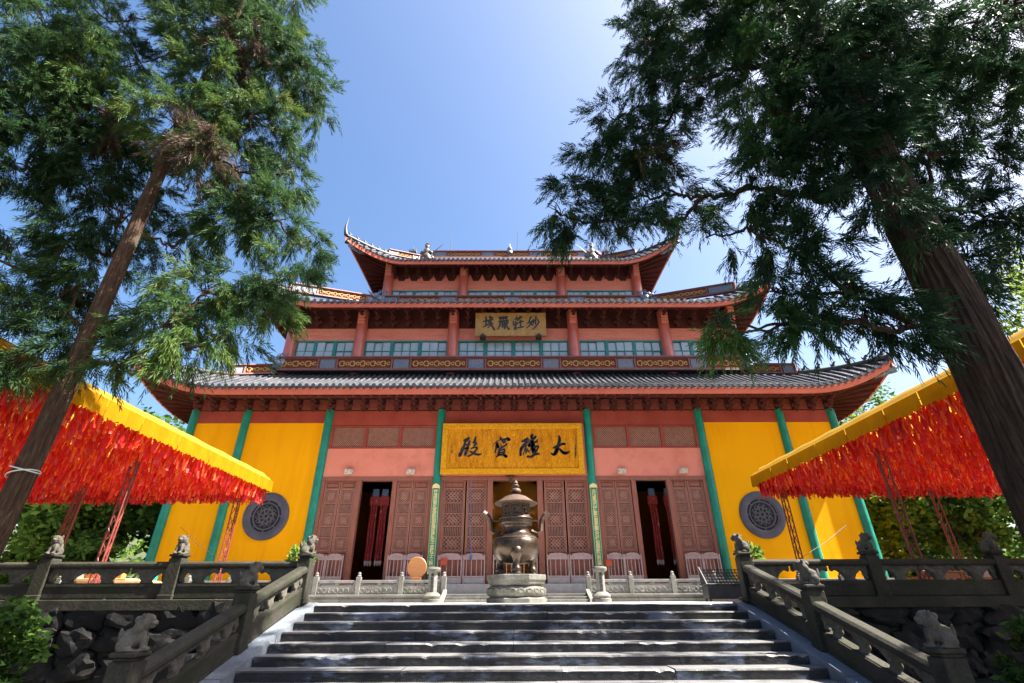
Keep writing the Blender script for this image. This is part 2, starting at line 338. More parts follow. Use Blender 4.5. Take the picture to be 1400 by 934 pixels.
def textmesh(body, size, depth=.01, offset=0., name='lettering'):
    c = bpy.data.curves.new('t', 'FONT'); c.body = body; c.size = size; c.extrude = depth; c.offset = offset; c.resolution_u = 2
    c.align_x = 'CENTER'; c.align_y = 'CENTER'
    o = bpy.data.objects.new('tmp_t', c); COL.objects.link(o)
    dg = bpy.context.evaluated_depsgraph_get(); dg.update()
    me = bpy.data.meshes.new_from_object(o.evaluated_get(dg)); me.name = name
    bpy.data.objects.remove(o); bpy.data.curves.remove(c); me.materials.clear(); return me
# ================================================================== SETTING: ground, terrace, staircase
STEP_Y, RISE, TREAD, NSTEP = 12.35, .15, .512, 10
GZ = -RISE*NSTEP
SXC, SXL, SXR = .115, -4.59, 4.82
g = MB().box(-700, 700, -300, 900, GZ-1, GZ); tag(ob('ground', g.mesh('ground'), 'ground'), kind='structure')
tb = MB().box(-40, 40, STEP_Y+.5, 80, GZ-.3, -.004); tag(ob('terrace', tb.mesh('terrace'), 'paving'), kind='structure')

stair = thing('stone_staircase', (SXC, 9.6, GZ), 'wide dark stone staircase of worn steps leading up to the terrace', 'staircase')
for k in range(0, NSTEP+1):
    y0 = STEP_Y-k*TREAD; y1 = y0+(.62 if k == 0 else TREAD+.06); z1 = -k*RISE
    n = 4; cuts = [SXL+.01]+sorted(SXL+(SXR-SXL)*((i+random.uniform(-.28, .28))/n) for i in range(1, n))+[SXR-.01]
    for a, b in zip(cuts[:-1], cuts[1:]):
        m = MB(); dz = random.uniform(-.006, .004); dy = random.uniform(-.008, .008); ns = 22; rows = []
        for i in range(ns+1):     # worn nosing: the front edge wanders and is chipped here and there
            x = a+.003+(b-a-.006)*i/ns; j1 = random.uniform(-.004, .004); ch = .03*max(0, random.random()-.86)/.14
            rows.append([(x, y0+dy+.012, z1-.20), (x, y0+dy+j1+.004, z1-.05), (x, y0+dy+j1+ch*.3, z1-.022-ch), (x, y0+dy+j1+.018+ch, z1+dz-ch*.5), (x, y1, z1+dz), (x, y1, z1-.20)])
        m.grid(rows); m.f += [tuple(range(6)), tuple(ns*6+5-q for q in range(6))]; m.mi += [0, 0]
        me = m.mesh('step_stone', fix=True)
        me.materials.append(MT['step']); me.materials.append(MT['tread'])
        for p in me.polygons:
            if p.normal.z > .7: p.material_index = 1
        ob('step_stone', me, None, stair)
# core under the steps
core = MB()
for k in range(0, NSTEP):
    core.box(SXL+.02, SXR-.02, STEP_Y-k*TREAD+.06, STEP_Y-(k-1)*TREAD+.08, GZ-.1, -k*RISE-.05)
ob('stair_core', core.mesh('stair_core'), 'step', stair)
SL = RISE/TREAD
def shearM(A, B):
    A = Vector(A); B = Vector(B); d = B-A; h = Vector((d.x, d.y, 0)); L = h.length
    u = d/L; w = Vector((-h.y, h.x, 0))/L
    return Matrix(((u.x, w.x, 0, A.x), (u.y, w.y, 0, A.y), (u.z, w.z, 1, A.z), (0, 0, 0, 1))), L
for s, x in ((-1, SXL), (1, SXR)):
    ys = [STEP_Y+.25, 10.6, 8.9, STEP_Y-NSTEP*TREAD-.1]
    for a, b in zip(ys[:-1], ys[1:]):
        za, zb = (min(0, (y-STEP_Y)*SL)+.05 for y in (a, b))
        M, L = shearM((x, a, za), (x, b, zb))
        m = MB(); lo, hi = (0, .62) if s > 0 else (-.62, 0)
        m.box(.004, L-.004, lo, hi, -.42, 0, M); ob('stringer_slab', m.mesh('stringer_slab', bevel=.012, fix=True, seg=2), 'stringer', stair)

# ---------------------------------------------------------------- carved pieces
LION = blob('lion', [((-.05, 0, .15), (.14, .095, .12), (0, -.5, 0)), ((.045, 0, .19), (.085, .09, .13)), ((-.09, .075, .085), (.095, .045, .085)), ((-.09, -.075, .085), (.095, .045, .085)),
    ((.11, .055, .11), (.034, .032, .12)), ((.11, -.055, .11), (.034, .032, .12)), ((.135, .055, .03), (.055, .04, .03)), ((.135, -.055, .03), (.055, .04, .03)), ((-.03, .1, .03), (.06, .035, .03)), ((-.03, -.1, .03), (.06, .035, .03)),
    ((.05, 0, .31), (.09, .11, .10)), ((.09, 0, .345), (.085, .085, .08)), ((.165, 0, .315), (.05, .055, .032)), ((.15, 0, .275), (.045, .045, .02)), ((.19, 0, .335), (.02, .03, .018)), ((.13, .05, .375), (.03, .028, .022)), ((.13, -.05, .375), (.03, .028, .022)),
    ((.04, .085, .40), (.03, .022, .035)), ((.04, -.085, .40), (.03, .022, .035)), ((-.17, 0, .16), (.03, .045, .12), (0, -.15, 0)), ((.02, .06, .27), (.07, .06, .08)), ((.02, -.06, .27), (.07, .06, .08)), ((-.02, 0, .36), (.05, .07, .05)), ((0, 0, .015), (.2, .13, .02))],
    voxel=.0115, noise=.0045)
SUPPORT = blob('support', [((0, 0, .11), (.06, .05, .13)), ((0, 0, .02), (.11, .055, .035)), ((-.11, 0, .17), (.13, .045, .04), (0, .5, 0)), ((.11, 0, .17), (.13, .045, .04), (0, -.5, 0)), ((-.2, 0, .24), (.1, .05, .05)), ((.2, 0, .24), (.1, .05, .05)),
    ((-.07, .02, .09), (.07, .045, .03), (0, .9, 0)), ((.07, .02, .09), (.07, .045, .03), (0, -.9, 0)), ((0, 0, .24), (.12, .06, .05)), ((-.26, 0, .2), (.04, .04, .04)), ((.26, 0, .2), (.04, .04, .04))], voxel=.018, noise=.006)
POSTM = MB(); POSTM.box(-.15, .15, -.14, .14, 0, .90); POSTM.box(-.17, .17, -.16, .16, -.02, .10); POSTM.box(-.13, .13, -.12, .12, .90, .945); POSTM.box(-.17, .17, -.155, .155, .945, 1.0)
POSTM = POSTM.mesh('post', bevel=.014, fix=True)
def post(parent, x, y, z, face, lion=True, sc=1., mstone='darkstone', hs=1.):
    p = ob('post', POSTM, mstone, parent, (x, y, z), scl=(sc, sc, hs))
    if lion:
        l = ob('lion', LION, 'lionstone', p, (0, 0, .995), rot=(0, 0, face), local=True, scl=(.95, .98, .98/hs))
    return p
def panel_run(parent, A, B, h_low=.30, h_gap=.28, rail=.15, nsup=3, th=.17, zb=0., side=1, mstone='darkstone'):
    """one bay of balustrade from A to B (post faces): low panel, carved supports, top rail"""
    M, L = shearM(A, B)
    m = MB(); m.box(-.02, L+.02, -th/2, th/2, zb, zb+h_low, M)
    low = ob('low_panel', m.mesh('low_panel', bevel=.012, fix=True), mstone, parent)
    m = MB()   # raised border on both faces
    for w0, w1 in ((-th/2-.015, -th/2+.002), (th/2-.002, th/2+.015)):
        m.box(.05, L-.05, w0, w1, zb+h_low-.07, zb+h_low-.02, M); m.box(.05, L-.05, w0, w1, zb+.03, zb+.08, M)
    ob('panel_border', m.mesh('panel_border', fix=True), mstone, low)
    z = zb+h_low+h_gap; m = MB()
    prof = [(-.10, 0), (.10, 0), (.13, .04), (.13, rail-.045), (.08, rail), (-.08, rail), (-.13, rail-.045), (-.13, .04)]
    vs = [M @ Vector((u, w, z+h)) for u in (-.03, L+.03) for w, h in prof]; n = 8
    m.add(vs, [tuple(range(n)), tuple(range(2*n-1, n-1, -1))]+[(i, i+n, (i+1) % n+n, (i+1) % n) for i in range(n)])
    ob('top_rail', m.mesh('top_rail', bevel=.008, fix=True), mstone, parent)
    for i in range(nsup):
        u = L*(i+.5)/nsup
        me = SUPPORT.copy(); me.transform(M @ Matrix.Translation((u, 0, zb+h_low-.02)) @ Matrix.Diagonal((L/nsup/.56*.92, 1.15, (h_gap+.05)/.29, 1)))
        ob('carved_support', me, 'lionstone', parent)
    for u0, sg in ((0, 1), (L, -1)):    # half leaf scrolls against the posts
        me = SUPPORT.copy(); me.transform(M @ Matrix.Translation((u0+sg*.06, 0, zb+h_low+.02)) @ Matrix.Diagonal((.55, 1., (h_gap+.02)/.29, 1)))
        ob('carved_scroll', me, 'lionstone', parent)
PY = [STEP_Y+.03, 9.85, 7.2]
SIDE = {-1: 'the round signboard side', 1: 'the candle rack side'}
for s in (-1, 1):
    xb = (SXL-.37) if s < 0 else (SXR+.37)
    t = thing('stair_balustrade', (xb, 9.7, GZ), 'mossy carved stone balustrade sloping down the staircase on '+SIDE[s], 'balustrade')
    pz = [min(0, (y-STEP_Y)*SL)+.04 for y in PY]
    for y, z in zip(PY, pz):
        post(t, xb, y, z, (0 if s < 0 else math.pi)+random.uniform(-.25, .25)-s*.35)
    for i in range(2):
        panel_run(t, (xb, PY[i]-.13, pz[i]-.13*SL), (xb, PY[i+1]+.13, pz[i+1]+.13*SL), .34, .28, .15, 4)
    # ---- terrace edge balustrade
    t2 = thing('terrace_balustrade', (s*12+SXC, STEP_Y+.05, 0), 'dark mossy stone balustrade with lion posts along the terrace edge on '+SIDE[s], 'balustrade')
    xs = [xb+s*2.95*k for k in range(0, 6)]
    for k, x in enumerate(xs):
        if k: post(t2, x, STEP_Y+.05, .12, -math.pi/2+random.uniform(-.6, .6), hs=.93)
        if k < 5: panel_run(t2, (x+s*.14, STEP_Y+.05, .12), (xs[k+1]-s*.14, STEP_Y+.05, .12), .33, .30, .14, 3)
    m = MB(); m.box(min(xb, xb+s*16)-.1, max(xb, xb+s*16)+.1, STEP_Y-.16, STEP_Y+.5, -.10, .12)
    ob('coping', m.mesh('coping', bevel=.015), 'darkstone', t2)
# ---------------------------------------------------------------- retaining walls
def rockmesh(i):
    bm = bmesh.new(); bmesh.ops.create_icosphere(bm, subdivisions=3, radius=1)
    rr = random.Random(i); ph = [rr.uniform(0, 6) for _ in range(6)]
    for v in bm.verts:
        c = v.co; k = (abs(c.x)**4+abs(c.y)**4+abs(c.z)**4)**-.25; c = c*k
        n = .16*math.sin(c.x*2.6+ph[0])*math.sin(c.z*3.1+ph[1])+.09*math.sin(c.x*6+c.z*5+ph[2])+.06*math.sin(c.z*11-c.x*7+ph[3])+.05*math.sin(c.x*14+c.y*9+ph[4])
        v.co = c*(1+n)
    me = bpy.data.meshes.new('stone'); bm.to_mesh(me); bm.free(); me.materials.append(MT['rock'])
    return sharp(me, 35)
ROCKS = [rockmesh(i) for i in range(8)]
for s in (-1, 1):
    x0 = (SXL-.55) if s < 0 else (SXR+.55)
    w = thing('retaining_wall', (x0+s*7, STEP_Y, GZ), 'rough dark rubble retaining wall under the terrace on '+SIDE[s], 'wall')
    m = MB(); xa, xc = sorted((x0, x0+s*16)); m.box(xa, xc, STEP_Y+.02, STEP_Y+.5, GZ-.1, -.1)
    ob('wall_core', m.mesh('wall_core'), 'moss', w)
    z = GZ+.1; r = 0
    while z < -.2:
        h = random.uniform(.42, .58); x = x0+s*random.uniform(-.1, .2)
        while abs(x-x0) < 15:
            wd = random.uniform(.5, 1.25)
            o = ob('stone', random.choice(ROCKS), None, w, (x+s*wd/2, STEP_Y+.0+random.uniform(-.03, .1), z+h/2), rot=(random.uniform(-.12, .12), random.uniform(-.16, .16), random.uniform(-.1, .1)), scl=(wd/2*1.03, .17, h/2*1.12))
            x += s*wd
        z += h*.94; r += 1
# ================================================================== THE HALL
HY = 24.0
CX = [3.735, 9.468, 13.675, 16.346]
hall = thing('temple_hall', (0, HY, 0), 'triple-eaved temple hall with yellow walls, red upper storeys and upturned tiled roofs', 'temple')
Y2, Y3, YM = 26.67, 30.87, 36.0
FZ = .68
# plinth
def stones(parent, x0, x1, y0, y1, z0, z1, n, m='palestone', name='plinth_stone', jit=.25):
    cuts = [x0]+[x0+(x1-x0)*(i+random.uniform(-jit, jit))/n for i in range(1, n)]+[x1]
    for a, b in zip(cuts[:-1], cuts[1:]):
        q = MB().box(a+.004, b-.004, y0+random.uniform(-.006, .006), y1, z0, z1); ob(name, q.mesh(name, bevel=.01), m, parent)
PYF = 20.6
pl = ob('plinth', MB().box(-18.2, 18.2, PYF+.25, 50, -.2, .24).mesh('plinth'), 'palestone', hall)
for s in (-1, 1):
    a, b = sorted((s*2.75, s*18.2))
    stones(pl, a, b, PYF+.02, PYF+.3, -.02, .13, 9); stones(pl, a, b, PYF+.05, PYF+.3, .132, .20, 8)
    stones(pl, a, b, PYF-.04, PYF+.5, .202, .275, 7)
for k in range(3):   # centre steps
    stones(pl, -2.6, 2.6, PYF-.75+.28*k, PYF+.5, .0 if k == 0 else .092*k+.002, .092*(k+1), 4, name='centre_step')
up_ = ob('threshold_platform', MB().box(-17, 17, 23.25, 48.6, .2, FZ).mesh('threshold_platform', bevel=.02), 'whitepanel', hall)
# side cheeks of the little steps
for s in (-1, 1):
    m = MB(); m.prism([(0, 0), (1, 0), (1, .44), (0.1, .12)], -.07, .07)
    me = m.mesh('step_cheek', bevel=.01, fix=True); me.transform(Matrix.Translation((s*2.68, PYF-.95, 0)) @ Matrix.Rotation(math.pi/2, 4, 'Z'))
    ob('step_cheek', me, 'palestone', pl)
# columns
def column(x, y, z0, z1, r, m, name='column', n=20):
    q = MB().lathe([(r*1.02, z0), (r, z0+.3), (r*.985, z1-.05), (r*.985, z1)], n, (x, y, 0)); return ob(name, sharp(q.mesh(name)), m, hall)
ZT = 8.71
for s in (-1, 1):
    for i, c in enumerate(CX):
        co = column(s*c, HY-.02, FZ, ZT+.03, .205, 'green')
        b = MB().lathe([(.30, FZ), (.33, FZ+.07), (.27, FZ+.16)], 20, (s*c, HY-.02, 0)); ob('column_base', sharp(b.mesh('column_base')), 'palestone', co)
        if i == 0:    # couplet board on the inner columns
            y = HY-.02-.205
            bd = MB().box(s*c-.15, s*c+.15, y-.05, y+.06, 1.25, 4.75); bo = ob('couplet_board', bd.mesh('couplet_board', bevel=.012), 'greenpanel', co)
            e = MB(); e.box(s*c-.16, s*c-.148, y-.06, y+.05, 1.2, 4.8); e.box(s*c+.148, s*c+.16, y-.06, y+.05, 1.2, 4.8)
            e.prism([(s*c-.19, 4.78), (s*c+.19, 4.78), (s*c+.15, 4.92), (s*c, 5.0), (s*c-.15, 4.92)], y-.07, y+.05); e.prism([(s*c-.17, 1.22), (s*c+.17, 1.22), (s*c+.12, 1.10), (s*c-.12, 1.10)], y-.06, y+.05)
            ob('board_edge', e.mesh('board_edge', fix=True), 'goldtext', co)
            txt = '古蹟重湖山歷數名賢最難忘白傅留詩蘇公判牘' if s > 0 else '勝緣結香火來遊初地莫虛負荷花十里桂子三秋'
            for k, ch in enumerate(txt):
                me = textmesh(ch, .20, .004, .004, 'couplet_character'); me.transform(Matrix.Rotation(math.pi/2, 4, 'X'))
                ob('couplet_character', me, 'goldtext', co, (s*c, y-.056, 4.60-k*(3.25/len(txt))))
# walls of the ground storey
def wallbox(name, m, x0, x1, y0, y1, z0, z1, parent=hall, bevel=0):
    return ob(name, MB().box(x0, x1, y0, y1, z0, z1).mesh(name, bevel=bevel), m, parent)
WT = .16     # wall face sits this far behind the column centre line
for s in (-1, 1):
    for i in (1, 2):
        a, b = sorted((s*CX[i], s*CX[i+1]))
        wallbox('yellow_wall', 'yellow', a, b, HY+.0, HY+.4, FZ, 8.08)
        wallbox('architrave', 'beam', a, b, HY-.03, HY+.4, 8.082, ZT)
    a, b = sorted((s*CX[0], s*CX[1]))
    wallbox('architrave', 'beam', a, b, HY-.03, HY+.4, 7.95, ZT)
    # side walls, back
    a, b = sorted((s*16.25, s*16.0))
    wallbox('side_wall', 'yellow', a, b, HY+.4, 48.3, FZ, 9.4)
wallbox('architrave', 'beam', -CX[0], CX[0], HY-.03, HY+.4, 8.0, ZT)
wallbox('back_wall', 'yellow', -16.2, 16.2, 48.0, 48.3, FZ, 9.4)
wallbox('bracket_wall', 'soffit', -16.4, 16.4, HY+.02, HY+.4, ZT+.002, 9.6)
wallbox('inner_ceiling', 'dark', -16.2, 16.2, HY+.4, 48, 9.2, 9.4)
wallbox('interior_floor', 'darkfloor', -16, 16, HY+.1, 48, FZ+.002, FZ+.012)

# ---- door bays
def diag_lattice(w, h, p, bw, d, y=0):
    m = MB(); n = int((w+h)/p)+2
    for sg in (1, -1):
        for i in range(-n, n+1):
            c = i*p
            # line x = sg*z + c ; clip to 0..w,0..h
            pts = []
            for z in (0, h):
                x = sg*z+c
                if 0 <= x <= w: pts.append((x, z))
            for x in (0, w):
                z = (x-c)*sg
                if 0 < z < h: pts.append((x, z))
            if len(pts) >= 2:
                a, b = pts[0], pts[1]
                if (a[0]-b[0])**2+(a[1]-b[1])**2 > (p*.4)**2:
                    m.bar((a[0], y+(.004 if sg > 0 else 0), a[1]), (b[0], y+(.004 if sg > 0 else 0), b[1]), bw, d, up=(0, 1, 0))
    return m
DT, DB = zY(657, HY), .78
yrows = [659, 666, 668, 687, 688.5, 700, 701.5, 719, 720.5, 732, 733.5, 752]
zr = [zY(y, HY) for y in yrows]
_leafcache = {}
def leaf_meshes(w):
    k = round(w, 3)
    if k in _leafcache: return _leafcache[k]
    h = DT-DB; z = [q-DB for q in zr]; e = .085
    fr = MB(); fr.box(-w/2, -w/2+e, -.04, .04, 0, h); fr.box(w/2-e, w/2, -.04, .04, 0, h)
    for a, b in ((h-.07, h), (z[1]-.05, z[1]), (z[11]-.09, z[11]-.0), (0, .1)):
        fr.box(-w/2+e, w/2-e, -.035, .035, a, b)
    fr = fr.mesh('door_leaf', bevel=.006, fix=True)
    tr = MB()
    for x in (-w/2+.012, w/2-.012): tr.box(x-.012, x+.012, -.052, -.041, .05, h-.02)
    for x in (-w/2+e-.006, w/2-e+.006): tr.box(x-.008, x+.008, -.047, -.03, z[11], z[2])
    tr = tr.mesh('leaf_moulding')
    bk = MB().box(-w/2+e, w/2-e, .012, .03, .1, h-.07).mesh('leaf_back')
    hd = MB(); hd.box(-w/2+e+.02, w/2-e-.02, -.03, .01, z[1]+.03, h-.09); hd.box(-w/2+e+.06, w/2-e-.06, -.04, -.03, z[1]+.06, h-.12); hd = hd.mesh('head_panel', bevel=.005, fix=True)
    iw = w-2*e; lats = []
    for (a, b) in ((3, 2), (7, 6), (11, 10)):
        hh = z[b]-z[a]; m = diag_lattice(iw, hh, iw/5, .022, .025, 0)
        m.box(0, iw, -.02, .01, -.02, .012); m.box(0, iw, -.02, .01, hh-.012, hh+.02)
        m2 = diag_lattice(iw*.5, hh*.5, iw/5, .03, .03, -.02); 
        m.add([(v[0]+iw*.25, v[1], v[2]+hh*.25) for v in m2.v], m2.f)
        lats.append((m.mesh('carved_lattice'), -w/2+e, z[a]))
    slats = []
    for (a, b) in ((5, 4), (9, 8)):
        hh = z[b]-z[a]; m = MB(); nb = 11
        for i in range(nb): x = iw*(i+.5)/nb; m.box(x-.011, x+.011, -.015, .01, 0, hh)
        slats.append((m.mesh('slat_lattice'), -w/2+e, z[a]))
    lp = MB(); lp.box(-w/2+e+.02, w/2-e-.02, -.03, .01, .14, z[11]-.12); lp.box(-w/2+e+.07, w/2-e-.07, -.04, -.03, .2, z[11]-.18); lp = lp.mesh('foot_panel', bevel=.006, fix=True)
    _leafcache[k] = (fr, tr, bk, hd, lats, slats, lp); return _leafcache[k]
def leaf(x, w, y=HY+.1, rot=None):
    fr, tr, bk, hd, lats, slats, lp = leaf_meshes(w)
    o = ob('door_leaf', fr, 'door', hall, (x, y, DB), rot=rot)
    ob('leaf_moulding', tr, 'doortrim', o, local=True); ob('leaf_back', bk, 'doorback', o, local=True); ob('head_panel', hd, 'door', o, local=True); ob('foot_panel', lp, 'door', o, local=True)
    for me, lx, lz in lats: ob('carved_lattice', me, 'lattice', o, (lx, -.012, lz), local=True)
    for me, lx, lz in slats: ob('slat_lattice', me, 'lattice', o, (lx, -.008, lz), local=True)
    return o
GT, GBt = zY(763, 23.6), zY(789, 23.6)
_gatecache = {}
def gate(x, w, deep=False):
    k = round(w, 3); y = 23.62
    if k not in _gatecache:
        b = MB(); b.box(-w/2, -w/2+.05, -.03, .03, FZ, GT+.14); b.box(w/2-.05, w/2, -.03, .03, FZ, GT+.14)
        b.box(-w/2+.05, w/2-.05, -.03, .03, GT-.06, GT+.02); b.box(-w/2+.05, w/2-.05, -.03, .03, GBt-.02, GBt+.05)
        b = b.mesh('low_gate', bevel=.006, fix=True)
        bl = MB().box(-.016, .016, -.016, .016, GBt+.05, GT-.06).mesh('baluster')
        cr = MB(); pts = []
        for i in range(17):
            u = -1+i/8; hgt = .05+.13*max(0, 1-u*u)**.6+.02*abs(math.sin(u*7)); pts.append((u*(w/2-.06), GT+.02+hgt))
        cr.prism([(w/2-.06, GT+.021), ]+[(-w/2+.06, GT+.021)]+pts, -.02, .02)
        for i in range(7):
            u = -.75+i*.25; cr.box(u*(w/2-.06)-.022, u*(w/2-.06)+.022, -.032, -.018, GT+.045, GT+.05+.09*(1-u*u)**.6)
        cr = cr.mesh('gate_crest', fix=True)
        wp = MB(); wp.box(-w/2+.02, w/2-.02, -.02, .02, FZ+.01, GBt-.025); wp.box(-w/2+.06, -.02, -.032, -.02, FZ+.05, GBt-.06); wp.box(.02, w/2-.06, -.032, -.02, FZ+.05, GBt-.06); wp = wp.mesh('gate_foot', bevel=.005, fix=True)
        _gatecache[k] = (b, bl, cr, wp)
    b, bl, cr, wp = _gatecache[k]
    o = ob('low_gate', b, 'gate', hall, (x, y, 0))
    for i in range(4): ob('baluster', bl, 'gate', o, (-w/2+.05+(w-.1)*(i+.5)/4, 0, 0), local=True)
    ob('gate_crest', cr, 'gate', o, local=True); ob('gate_foot', wp, 'whitepanel', o, local=True)
    return o
PEG = MB().box(-.2, .2, -.2, .0, -.13, .13).mesh('door_peg', bevel=.02)
def bay(x0, x1, lv, jmb, opn, pegs):
    """x0..x1 clear bay; lv leaf fractions, jmb jamb fractions, opn opening fractions"""
    W = x1-x0; X = lambda f: x0+f*W
    fr = MB(); fr.box(x0, x1, HY-.06, HY+.24, DT, DT+.18); fr.box(x0, X(lv[0][0])-.005, HY-.05, HY+.22, DB-.1, DT-.002); fr.box(X(lv[-1][1])+.005, x1, HY-.05, HY+.22, DB-.1, DT-.002)
    for a, b in jmb: fr.box(X(a), X(b), HY-.05, HY+.22, DB-.1, DT-.002)
    fr.box(x0, x1, HY-.06, HY+.2, DB-.1, DB-.002)
    ob('door_frame', fr.mesh('door_frame', bevel=.008, fix=True), 'door', hall)
    for a, b in lv: leaf((X(a)+X(b))/2, (b-a)*W-.01)
    n = {}
    for a, b in lv: gate((X(a)+X(b))/2, (b-a)*W+.03)
    for f in pegs: ob('door_peg', PEG, 'peg', hall, (X(f), HY-.06, zY(645, HY-.1)))
LVs = [(.03, .165), (.17, .31), (.68, .82), (.825, .965)]; JMs = [(.315, .357), (.637, .678)]
IN = .20
for s in (-1, 1):
    a, b = sorted((s*(CX[0]+IN), s*(CX[1]-IN)))
    bay(a, b, LVs, JMs, (.36, .637), (.235, .795))
    # pink panel and lattice transom
    zp0, zp1, zp2 = DT+.18, zY(613, HY), zY(582, HY)
    wallbox('pink_wall_panel', 'pink', a, b, HY+.0, HY+.3, zp0+.001, zp1)
    W = b-a
    fr = MB(); fr.box(a, b, HY-.02, HY+.2, zp1+.001, zp1+.08); fr.box(a, b, HY-.02, HY+.2, zp2-.07, zp2)
    for i in range(4):
        x = a+.07+(W-.14)*i/3; fr.box(x-.07, x+.07, HY-.03, HY+.2, zp1+.082, zp2-.072)
    t = ob('transom_frame', fr.mesh('transom_frame', bevel=.008, fix=True), 'beam', hall)
    lw = (W-.14)/3-.14; lh = zp2-zp1-.16
    lm = diag_lattice(lw, lh, .105, .028, .03).mesh('transom_lattice'); bm_ = MB().box(0, lw, .06, .08, 0, lh).mesh('transom_back')
    for i in range(3):
        x = a+.14+(W-.14)*i/3; ob('transom_lattice', lm, 'lattice', t, (x, HY+.06, zp1+.08)); ob('transom_back', bm_, 'dark', t, (x, HY+.06, zp1+.08))
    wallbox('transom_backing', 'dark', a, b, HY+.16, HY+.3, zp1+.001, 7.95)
a, b = -CX[0]+IN, CX[0]-IN
LVc = [(.015, .165), (.175, .31), (.70, .835), (.845, .985)]; JMc = [(.315, .352), (.652, .69)]
bay(a, b, LVc, JMc, (.355, .65), (.215, .785))
wallbox('pink_wall_panel', 'pink', a, b, HY+.0, HY+.3, DT+.181, 8.0)
# low gate across the middle doorway, opened leaves inside the side doorways
for f in (.43, .57): gate(a+f*(b-a), .98)
for s in (-1, 1):
    p, q = sorted((s*(CX[0]+IN), s*(CX[1]-IN))); W = q-p
    for f in (.245, .755): leaf(p+f*W, .70, HY+.40)          # opened leaves folded back behind the closed ones
# round windows
def ringmesh(r0, r1, y0, y1, n=64):
    m = MB(); prof = [(r0, y1), (r0, y0+.05), (r0+.06, y0+.02), (r0+.10, y0), (r1-.06, y0), (r1, y0+.04), (r1, y1)]
    vs = [(r*math.cos(2*math.pi*j/n), y, r*math.sin(2*math.pi*j/n)) for r, y in prof for j in range(n)]; k = len(prof)
    m.add(vs, [(i*n+j, (i+1)*n+j, (i+1)*n+(j+1) % n, i*n+(j+1) % n) for i in range(k-1) for j in range(n)]); return sharp(m.mesh('window_ring', fix=True), 35)
RING = ringmesh(.70, 1.06, -.10, .02); RING2 = ringmesh(.52, .62, -.06, .02)
def torus_arc(m, c, R0, a0, a1, r, n=14, y=0):
    m.tube([(c[0]+R0*math.cos(a0+(a1-a0)*i/n), y, c[1]+R0*math.sin(a0+(a1-a0)*i/n)) for i in range(n+1)], r, 6)
cv = MB()
for i in range(12):
    a0 = 2*math.pi*i/12; c = (.38*math.cos(a0), .38*math.sin(a0)); torus_arc(cv, c, .09, a0, a0+5, .018); torus_arc(cv, c, .045, a0+2, a0+6, .014)
for i in range(8):
    a0 = 2*math.pi*i/8+.2; c = (.21*math.cos(a0), .21*math.sin(a0)); torus_arc(cv, c, .085, a0, a0+4.6, .018)
    cv.tube([(0.1*math.cos(a0), 0, .1*math.sin(a0)), (.5*math.cos(a0+.25), 0, .5*math.sin(a0+.25))], .014, 6)
torus_arc(cv, (0, 0), .09, 0, 6.283, .02); torus_arc(cv, (0, 0), .30, 0, 6.283, .014, 40)
for i in range(8):
    a0 = 2*math.pi*i/8; cv.bar((.60*math.cos(a0), 0, .60*math.sin(a0)), (.72*math.cos(a0), 0, .72*math.sin(a0)), .05, .04, up=(0, 1, 0))
CARVE = cv.mesh('window_carving', smooth=True)
WBACK = MB().lathe([(.72, 0), (.72, .02)], 48); WBACK = WBACK.mesh('window_back'); WBACK.transform(Matrix.Rotation(math.pi/2, 4, 'X'))
for s in (-1, 1):
    w = ob('round_window', RING, 'slate', hall, (s*11.6, HY, 3.57))
    ob('inner_ring', RING2, 'slate', w, (0, 0, 0), local=True); ob('window_carving', CARVE, 'carving', w, (0, -.03, 0), local=True); ob('window_back', WBACK, 'dark', w, (0, -.004, 0), local=True)

# ---------------------------------------------------------------- roofs
class Roof:
    def __init__(s, ax, yi, yb, run, zt, ze, lift, Lc, ext, k=.3):
        s.ax, s.yi, s.yb, s.run, s.zt, s.ze, s.lift, s.Lc, s.ext, s.k = ax, yi, yb, run, zt, ze, lift, Lc, ext, k
        s.ym = (yi+yb)/2; s.by = (yb-yi)/2
    def half(s, side, q): return (s.ax if side in (0, 1) else s.by)+q*s.run
    def P(s, side, t, q, dz=0., inset=0.):
        """side 0 front 1 back 2 right 3 left; t along, q 0 top..1 eave"""
        h = s.half(side, q); e = max(0, h-abs(t)); c = max(0, 1-e/s.Lc)
        z = s.zt-(s.zt-s.ze)*(q*(1+s.k)-s.k*q*q)+s.lift*c**2.3*max(0, q)**1.6+dz
        w = s.ext*c**2.3*max(0, q)**2; o = q*s.run+w-inset; tt = t+math.copysign(w, t)
        if inset: tt -= math.copysign(inset*max(0, 1-e/1.), t)
        if side == 0: return Vector((tt, s.yi-o, z))
        if side == 1: return Vector((tt, s.yb+o, z))
        if side == 2: return Vector((s.ax+o, s.ym+tt, z))
        return Vector((-s.ax-o, s.ym+tt, z))
    def perim(s, side, n, q=1., dz=0., inset=0.):
        h = s.half(side, q)
        return [s.P(side, h*(-1+2*i/n), q, dz, inset) for i in range(n+1)]
